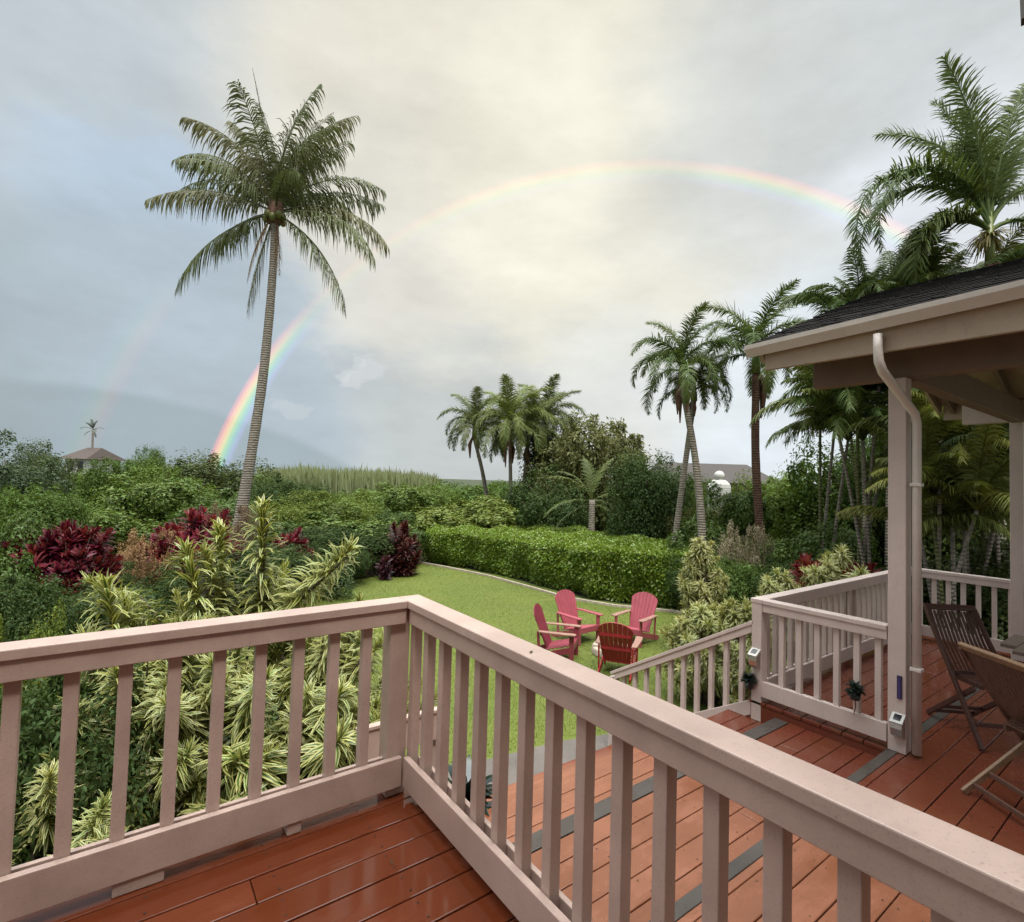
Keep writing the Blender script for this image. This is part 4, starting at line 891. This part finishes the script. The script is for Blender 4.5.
# single tall spires rising out of the mass
def spire(label, px, ytop, dist, zlen, tilt, seed, group=None, s=1.0, base_dy=0):
    rr = random.Random(seed); tp = at(px, ytop, dist); t = thing('variegated_bush', label, 'bush', (tp.x, tp.y, G), 0, group); H = tp.z-G
    ax = Vector((cr.x, cr.y, 0)).normalized(); dirv = (Vector((0, 0, 1))+ax*math.tan(R_(tilt))).normalized(); b_ = Vector((0, 0, H))-dirv*zlen
    me = plume_mesh(300+seed, L=zlen, n=int(200*zlen), ll=.27*s, lw=.034*s, e_lo=15, e_hi=70, bend=1.5, lean=.04); inst(me, 'leafy_stem', t, b_, dirv.to_track_quat('Z', 'Y').to_euler(), 1, vg)
    MB().tube([(b_.x*1.0, b_.y, 0), tuple(b_), (0, 0, H-.1)], [.03, .02, .008], 6).build('stems', BARK, t)
spire('tall cream striped spire rising right of the coconut palm foot', 268, 508, 4.9, 1.15, 2, 1, 'cream striped spires over the rail')
spire('cream striped spire leaning right over the lawn corner', 348, 545, 4.7, 1.05, 42, 2, 'cream striped spires over the rail')
spire('cream striped spire left of the tallest one', 222, 528, 5.0, 1.0, -4, 3, 'cream striped spires over the rail')
spire('cream striped spire leaning left over the rail', 182, 552, 4.8, .8, -22, 4, 'cream striped spires over the rail')
spire('short cream striped spire, leftmost over the rail', 108, 585, 4.6, .7, -12, 5, 'cream striped spires over the rail')
# right hand ones
bush('variegated_bush', 'fluffy cream leaved bush beside the red chairs', 'bush', 706, 606, 8.6, 62, 90, VROS, .72, (.13, .17, .06), 11, 'cream bushes by the stair railing', tiltmax=60, zlow=.3)
bush('variegated_bush', 'fluffy cream leaved bush at the top of the stair railing', 'bush', 742, 604, 8.2, 50, 70, VROS, .72, (.13, .17, .06), 12, 'cream bushes by the stair railing', tiltmax=60, zlow=.3)
bush('variegated_bush', 'tall narrow grey green bush leaning left at the hedge end', 'bush', 704, 536, 10.5, 26, 80, VROS, .72, (.11, .13, .06), 13, 'cream bushes by the stair railing', tiltmax=50, zlow=.25)
bush('variegated_bush', 'cream leaved bush over the porch railing corner', 'bush', 782, 572, 9.5, 40, 44, VROS, .72, (.14, .18, .07), 14, 'cream bushes by the stair railing', tiltmax=60, zlow=.4)
bush('variegated_bush', 'cream leaved bush between the two scarlet bushes', 'bush', 838, 548, 9.5, 44, 50, VROS, .75, (.14, .18, .07), 15, 'cream bushes by the stair railing', tiltmax=60, zlow=.4)
# crimson ti plants
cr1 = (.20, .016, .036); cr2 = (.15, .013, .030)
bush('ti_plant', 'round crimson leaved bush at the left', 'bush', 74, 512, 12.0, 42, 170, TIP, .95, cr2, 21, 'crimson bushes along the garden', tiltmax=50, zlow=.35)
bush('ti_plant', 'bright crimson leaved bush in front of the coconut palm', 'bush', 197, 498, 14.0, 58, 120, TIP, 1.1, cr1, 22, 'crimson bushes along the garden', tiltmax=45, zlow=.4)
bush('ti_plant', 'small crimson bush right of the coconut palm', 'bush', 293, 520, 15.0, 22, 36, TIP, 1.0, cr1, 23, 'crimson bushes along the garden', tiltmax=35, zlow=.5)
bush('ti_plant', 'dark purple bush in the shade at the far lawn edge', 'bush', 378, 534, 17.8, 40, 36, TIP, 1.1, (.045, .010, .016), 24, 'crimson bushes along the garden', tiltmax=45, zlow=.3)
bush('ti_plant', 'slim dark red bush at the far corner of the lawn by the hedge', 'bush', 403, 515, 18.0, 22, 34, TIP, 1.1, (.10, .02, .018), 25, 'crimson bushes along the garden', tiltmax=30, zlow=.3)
bush('ti_plant', 'scarlet bush behind the porch railing, left of its pair', 'bush', 820, 544, 11.0, 36, 40, TIP, .95, (.17, .012, .018), 26, 'crimson bushes along the garden', tiltmax=50, zlow=.5)
bush('ti_plant', 'scarlet bush right beside the tall porch post', 'bush', 858, 546, 10.8, 26, 34, TIP, .95, (.15, .010, .018), 27, 'crimson bushes along the garden', tiltmax=45, zlow=.5)

# glossy potted plant at the foot of the upper deck
p = at(466, 765, 3.75); t = thing('potted_plant', 'dark glossy plant in a pot at the foot of the upper deck railing', 'plant', (p.x, p.y, -1.22))
b = MB(); b.add([(.17*math.cos(a)*q, .17*math.sin(a)*q, z_) for q, z_ in ((.7, 0), (1, .32)) for a in [i*math.pi/8 for i in range(16)]], [(i, (i+1) % 16, 16+(i+1) % 16, 16+i) for i in range(16)]+[tuple(range(16))[::-1], tuple(range(16, 32))]); b.build('pot', CHAR, t)
rg = np.random.default_rng(3); n_ = 150; a = rg.uniform(0, 6.28, n_); e = rg.uniform(.1, 1.3, n_)
mm = strips('foliage', np.stack([0*a, 0*a, .32+rg.uniform(0, .25, n_)], 1), np.stack([np.cos(a)*np.cos(e), np.sin(a)*np.cos(e), np.sin(e)], 1), rg.uniform(.22, .38, n_), np.full(n_, .07), 1.2, 3, leaf_mat('wet_leaf', .12, .05, .5, False, .9), rg, prof=[.3, 1, .9, .1]); inst(mm, 'foliage', t, color=(.014, .026, .022))

# low painted wall of a planter beyond the corner post
d = ray(371, 730); kq = 3.35/d.y; pz = d.z*kq+ZC
t = thing('low_fence', 'short painted wooden fence board just beyond the corner post', 'fence', (1.6, 3.4, G))
MB().box(-.30, .35, 0, .03, pz-G-.22, pz-G-.025).build('side_panel', RAIL, t, bevel=.004); MB().box(-.31, .36, -.012, .042, pz-G-.025, pz-G).build('cap_board', RAIL, t, bevel=.004)
MB().box(-.28, -.20, .031, .09, 0, pz-G-.026).build('leg', RAIL, t, bevel=.004); MB().box(.25, .33, .031, .09, 0, pz-G-.026).build('leg', RAIL, t, bevel=.004)

# ------------------------------------------------------------------ clipped hedge
FRONT = np.array([(9.30, 18.2), (9.95, 16.65), (10.4, 14.8), (10.45, 12.6), (10.52, 10.8), (11.0, 9.7), (12.1, 8.2)])
BACK = np.array([(11.4, 20.6), (12.9, 19.8), (14.2, 18.4), (14.8, 16.5), (15.0, 14.2), (14.6, 12.0), (14.4, 10.2)])
ZT = np.array([-.52, -.44, -.40, -.36, -.30, -.26, -.24])
rng = np.random.default_rng(77)
def hpt(s, q):
    ii = np.linspace(0, 1, len(FRONT)); fx = np.interp(s, ii, FRONT[:, 0]); fy = np.interp(s, ii, FRONT[:, 1]); bx = np.interp(s, ii, BACK[:, 0]); by = np.interp(s, ii, BACK[:, 1]); return fx+(bx-fx)*q, fy+(by-fy)*q, np.interp(s, ii, ZT)
b = MB(); ns = 14; ring0 = []
for i in range(ns):
    s_ = i/(ns-1)*.98+.01
    for q, dz in ((.05, 'b'), (.05, 't'), (.95, 't'), (.95, 'b')):
        x_, y_, z_ = hpt(s_, q); b.v.append((float(x_), float(y_), G if dz == 'b' else float(z_)-.16))
for i in range(ns-1):
    for k2 in range(3): b.f.append((i*4+k2, i*4+k2+1, i*4+k2+5, i*4+k2+4))
b.f += [(0, 1, 2, 3), tuple(range(ns*4-4, ns*4))[::-1]]
t = thing('hedge', 'long clipped green hedge along the right side of the lawn', 'hedge', (0, 0, 0))
b.build('dark_core', simple('hedge_dark_core', (.012, .018, .008), .95, 0, .4, 5), t)  # solid dark core added inside to block the view between leaves
def lump(x, y): return .07*np.sin(x*1.9+y*.7)+.05*np.sin(x*3.3-y*2.7+1)+.04*np.sin(x*.9+y*4.1)
nt_ = 52000; s_ = rng.uniform(0, 1, nt_); q = rng.uniform(0, 1, nt_); x_, y_, z_ = hpt(s_, q)
edge = np.minimum(q, 1-q)*4; z_ = z_+lump(x_, y_)-.10*np.clip(.6-edge, 0, 1)**2-rng.uniform(0, .10, nt_)
P1 = np.stack([x_, y_, z_], 1); N1 = np.tile([0, 0, 1.], (nt_, 1))+rng.normal(size=(nt_, 3))*.35
nf_ = 42000; s_ = rng.uniform(0, 1, nf_); x_, y_, z_ = hpt(s_, rng.uniform(-.012, .02, nf_)); hz = rng.uniform(0, 1, nf_)**.8; zz = G+hz*(z_-G)
bul = .07*np.sin(s_*31+zz*1.3)+.045*np.sin(s_*57-zz*3.1+1)+.03*np.sin(s_*13+zz*5.7); out_ = np.array([-1., -.25])
P2 = np.stack([x_+out_[0]*(bul+.05-.25*(1-hz)**3), y_+out_[1]*(bul+.05), zz], 1)
N2 = np.tile([-.93, -.3, .35], (nf_, 1))+rng.normal(size=(nf_, 3))*.4
ne = 5000; q = rng.uniform(0, 1, ne); ss = np.where(rng.uniform(size=ne) < .5, 0.0, 1.0); x_, y_, z_ = hpt(ss, q); zz = G+rng.uniform(0, 1, ne)*(z_-G); P3 = np.stack([x_, y_, zz], 1)+rng.normal(size=(ne, 3))*.06; N3 = np.tile([-.1, 1., .3], (ne, 1))*np.where(ss < .5, 1, -1)[:, None]+rng.normal(size=(ne, 3))*.3
hm = leaves('leaves', np.concatenate([P1, P2, P3]), un(np.concatenate([N1, N2, N3])), .085, .55, leaf_mat('hedge_leaf', .38, .3, .42, False, .5), rng, droop=.1, outward=.8)
inst(hm, 'leaves', t, color=(.175, .265, .024))

# ------------------------------------------------------------------ cane field far behind the garden
n = 9000; rng = np.random.default_rng(12); fr_ = rng.uniform(0, 1, n); pxs = 262+fr_*176; ds = rng.uniform(62, 84, n)
pts = np.array([tuple(at(float(a_), 470, float(b_)))[:2] for a_, b_ in zip(pxs, ds)]); topz = 1.85+.25*np.sin(pts[:, 0]*.8)+.2*np.sin(pts[:, 0]*2.1+1)+rng.normal(size=n)*.42-(fr_-.45)**2*1.6
lean_ = rng.normal(size=(n, 2))*.35; V = []
wv = rng.uniform(.03, .12, n); rt = np.array([cr.x, cr.y])
a0 = np.stack([pts[:, 0]-rt[0]*wv, pts[:, 1]-rt[1]*wv, np.full(n, G)], 1); a1 = np.stack([pts[:, 0]+rt[0]*wv, pts[:, 1]+rt[1]*wv, np.full(n, G)], 1)
m0 = np.stack([pts[:, 0]+lean_[:, 0]*.6+wv*.8, pts[:, 1]+lean_[:, 1]*.6, (topz-G)*.8+G], 1); tp_ = np.stack([pts[:, 0]+lean_[:, 0], pts[:, 1]+lean_[:, 1], topz], 1)
V = np.stack([a0, a1, m0, tp_], 1).reshape(-1, 3); cm = npmesh('cane', V, np.arange(4*n).reshape(n, 4), leaf_mat('cane_leaf', .6, .3, .3, False, .2))
o = inst(cm, 'cane_field', color=(.25, .29, .15)); o['kind'] = 'stuff'; o['label'] = 'tall pale tasselled cane field beyond the garden'; o['category'] = 'field'

# ------------------------------------------------------------------ neighbouring buildings, pillar, hills
p = at(76, 470, 60); t = thing('house', 'small distant house with a brown roof on the left skyline', 'house', (p.x, p.y, G), R_(YAW))
MB().box(-1.0, .9, 0, 4, 0, 4.05).build('wall', WALLW, t); b = MB(); b.add([(-1.35, -.5, 4.05), (1.25, -.5, 4.05), (1.25, 4.5, 4.05), (-1.35, 4.5, 4.05), (-.7, 2, 5.15), (.6, 2, 5.15)], [(0, 1, 5, 4), (1, 2, 5), (2, 3, 4, 5), (3, 0, 4), (3, 2, 1, 0)]); b.build('roof', simple('brown_far_roof', (.07, .052, .044), .8), t)
for x in (-.7, .15): w_ = MB().box(x, x+.45, -.03, .02, 3.0, 3.85).build('window', HWIN, t)
p = at(735, 480, 34); t = thing('house', 'neighbour house with a long dark roof between the right hand palms', 'house', (p.x, p.y, G), R_(YAW))
zt = at(735, 463, 34).z-G; MB().box(-3.2, 2.4, .6, 8, 0, zt-1.1).build('wall', HWALL, t)
b = MB(); b.add([(-3.8, 0, zt-1.2), (3, 0, zt-1.2), (3, 8.6, zt-1.2), (-3.8, 8.6, zt-1.2), (-3.4, 4.3, zt+.1), (2.6, 4.3, zt+.1)], [(0, 1, 5, 4), (1, 2, 5), (2, 3, 4, 5), (3, 0, 4), (3, 2, 1, 0)]); b.build('roof', ROOFG, t)
MB().box(-1, 0, .56, .62, 1.0, 2.2).build('window', HWIN, t)
p = at(719, 500, 21); t = thing('pillar', 'white pillar with a ball on top among the trees', 'pillar', (p.x, p.y, G)); zt = at(719, 471, 21).z-G; zs = zt-.36
MB().box(-.30, .30, -.30, .30, 0, zs-.28).build('shaft', WHITEP, t, bevel=.03)
b = MB(); b.add([(sx*q, sy*q, z_) for q, z_ in ((.30, zs-.278), (.28, zs-.14), (.19, zs), (.12, zs+.04)) for sx, sy in ((-1, -1), (1, -1), (1, 1), (-1, 1))], [(i*4+k2, i*4+(k2+1) % 4, i*4+4+(k2+1) % 4, i*4+4+k2) for i in range(3) for k2 in range(4)]+[(12, 13, 14, 15)]); b.build('capital', WHITEP, t)
b = MB(); rs = .19; b.add([(rs*math.sin(math.pi*i/8)*math.cos(j*math.pi/6), rs*math.sin(math.pi*i/8)*math.sin(j*math.pi/6), zt-.18+rs*math.cos(math.pi*i/8)) for i in range(9) for j in range(12)], [(i*12+j, i*12+12+j, i*12+12+(j+1) % 12, i*12+(j+1) % 12) for i in range(8) for j in range(12)]); b.build('ball', WHITEP, t, smooth=True)
# main house behind the deck: wall and the eave whose corner shows at the top right
t = thing('house', 'the house whose eave corner shows at the top right edge of the view', 'house', (-.5, -1.2, G))
bf = set(C.objects)
MB().box(-6, 3.9, -1.6, -1.25, G, 7.4).build('wall', HWALL, None)  # unseen wall, made tall to keep the sun off deck and rails
for x in (-2.6, .3): wd_ = MB().box(x, x+1.7, -1.25, -1.23, .05, 2.15).build('glass_door', HWIN, None)
MB().box(-6, 3.9, -1.25, -.35, 4.30, 4.42).build('soffit', HWALL, None)
MB().box(-6, 3.9, -.35, -.30, 4.24, 4.52).build('fascia', RAIL, None)
# rafter tail whose end shows in the corner of the view
e1 = ray(1026, -25)*(2.75/ray(1026, -25).z); e2 = ray(1028, 20)*(2.45/ray(1028, 20).z)
MB().bar((3.86, -.33, 4.36), (e1.x, e1.y, ZC+2.75), .05, .09).build('rafter', BLACKT, None)
MB().bar((e1.x, e1.y, ZC+2.75), (e2.x, e2.y, ZC+2.45),   .05, .045).build('rafter_tail', BLACKT, None)
hang(t, bf)

# ------------------------------------------------------------------ far wood that closes the view beyond the garden
rng = np.random.default_rng(55); P = []; Q = []
for i in range(330):
    px = rng.uniform(-160, 1190); dd_ = rng.uniform(38, 60) if not 255 < px < 445 else rng.uniform(34, 46); c0 = at(float(px), 480, float(dd_)); r_ = rng.uniform(1.1, 2.3)
    zt_ = rng.uniform(.4, 1.5) if not 255 < px < 445 else rng.uniform(-.4, .55)
    m_ = 420
    for kq in range(3):
        cc = np.array([c0.x+rng.normal()*.9, c0.y+rng.normal()*.9, zt_-r_*.8-kq*r_*.45]); d_ = un(rng.normal(size=(m_, 3))); d_[:, 2] = np.abs(d_[:, 2])*.9+d_[:, 2]*.1
        P.append(cc+d_*r_*rng.uniform(.75, 1.1, (m_, 1))*np.array([1, 1, .8])); Q.append(un(d_+np.array([0, 0, .4])))
wm_ = leaves('wood', np.concatenate(P), np.concatenate(Q), .26, .6, LEAF, rng)
o = inst(wm_, 'distant_wood', color=g1); o['kind'] = 'stuff'; o['label'] = 'mixed green thicket closing the view beyond the garden'; o['category'] = 'wood'

# ------------------------------------------------------------------ fixings and litter
def screws(name, x0, x1, y0, y1, zt, pitch, step, seed):
    rr = random.Random(seed); b = MB(); y = y0
    while y < y1-.08:
        x = x0
        while x < x1:
            for dy in (.028, pitch-.036):
                cx, cy = x+rr.uniform(-.006, .006), y+dy+rr.uniform(-.003, .003); o_ = len(b.v); b.v += [(cx+.0045*math.cos(a*math.pi/3), cy+.0045*math.sin(a*math.pi/3), zt+.0022) for a in range(6)]; b.f.append(tuple(range(o_, o_+6)))
            x += step
        y += pitch
    return struct(b.build(name, CHAR))
screws('upper_deck_screws', -1.5, 1.25, -.9, 2.5, 0, .143, .405, 1)
screws('lower_deck_screws', 1.45, 4.8, 1.61, 2.3, PZ, .147, .405, 2)
screws('porch_floor_screws', 1.45, 7.5, -3.0, 1.45, LZ, .160, .405, 3)
def fallen(label, x, y, z, col, s_, rz):
    me = npmesh('fallen_leaf', np.array([(-.5, 0, .002), (-.2, .22, .05), (.25, .2, .06), (.5, 0, .01), (.25, -.2, .07), (-.2, -.22, .03), (0, 0, .012)])*s_, np.array([(0, 5, 6, 1), (1, 6, 3, 2), (6, 5, 4, 3)]), LEAF)
    o = inst(me, 'fallen_leaf', None, (x, y, z+.002), (0, 0, rz), 1, col); tag(o, label, 'leaf')
q = ray(558/2.414+300, 540+272/2.414); q = q*((.95-ZC)/q.z)
fallen('small dark green leaf lying on the pale railing cap near the corner', q.x, q.y, .951, (.05, .07, .03), .022, .5)
fallen('small brown leaf on the wet upper deck by the corner post', .93, 2.02, .001, (.10, .05, .02), .03, 1.2)
fallen('yellowish leaf on the wet upper deck by the left railing', .28, 1.98, .001, (.22, .16, .04), .03, 2.4)
fallen('dry leaf on the faded lower deck between the grey strips', 2.6, 1.92, PZ+.001, (.14, .08, .04), .05, .3)
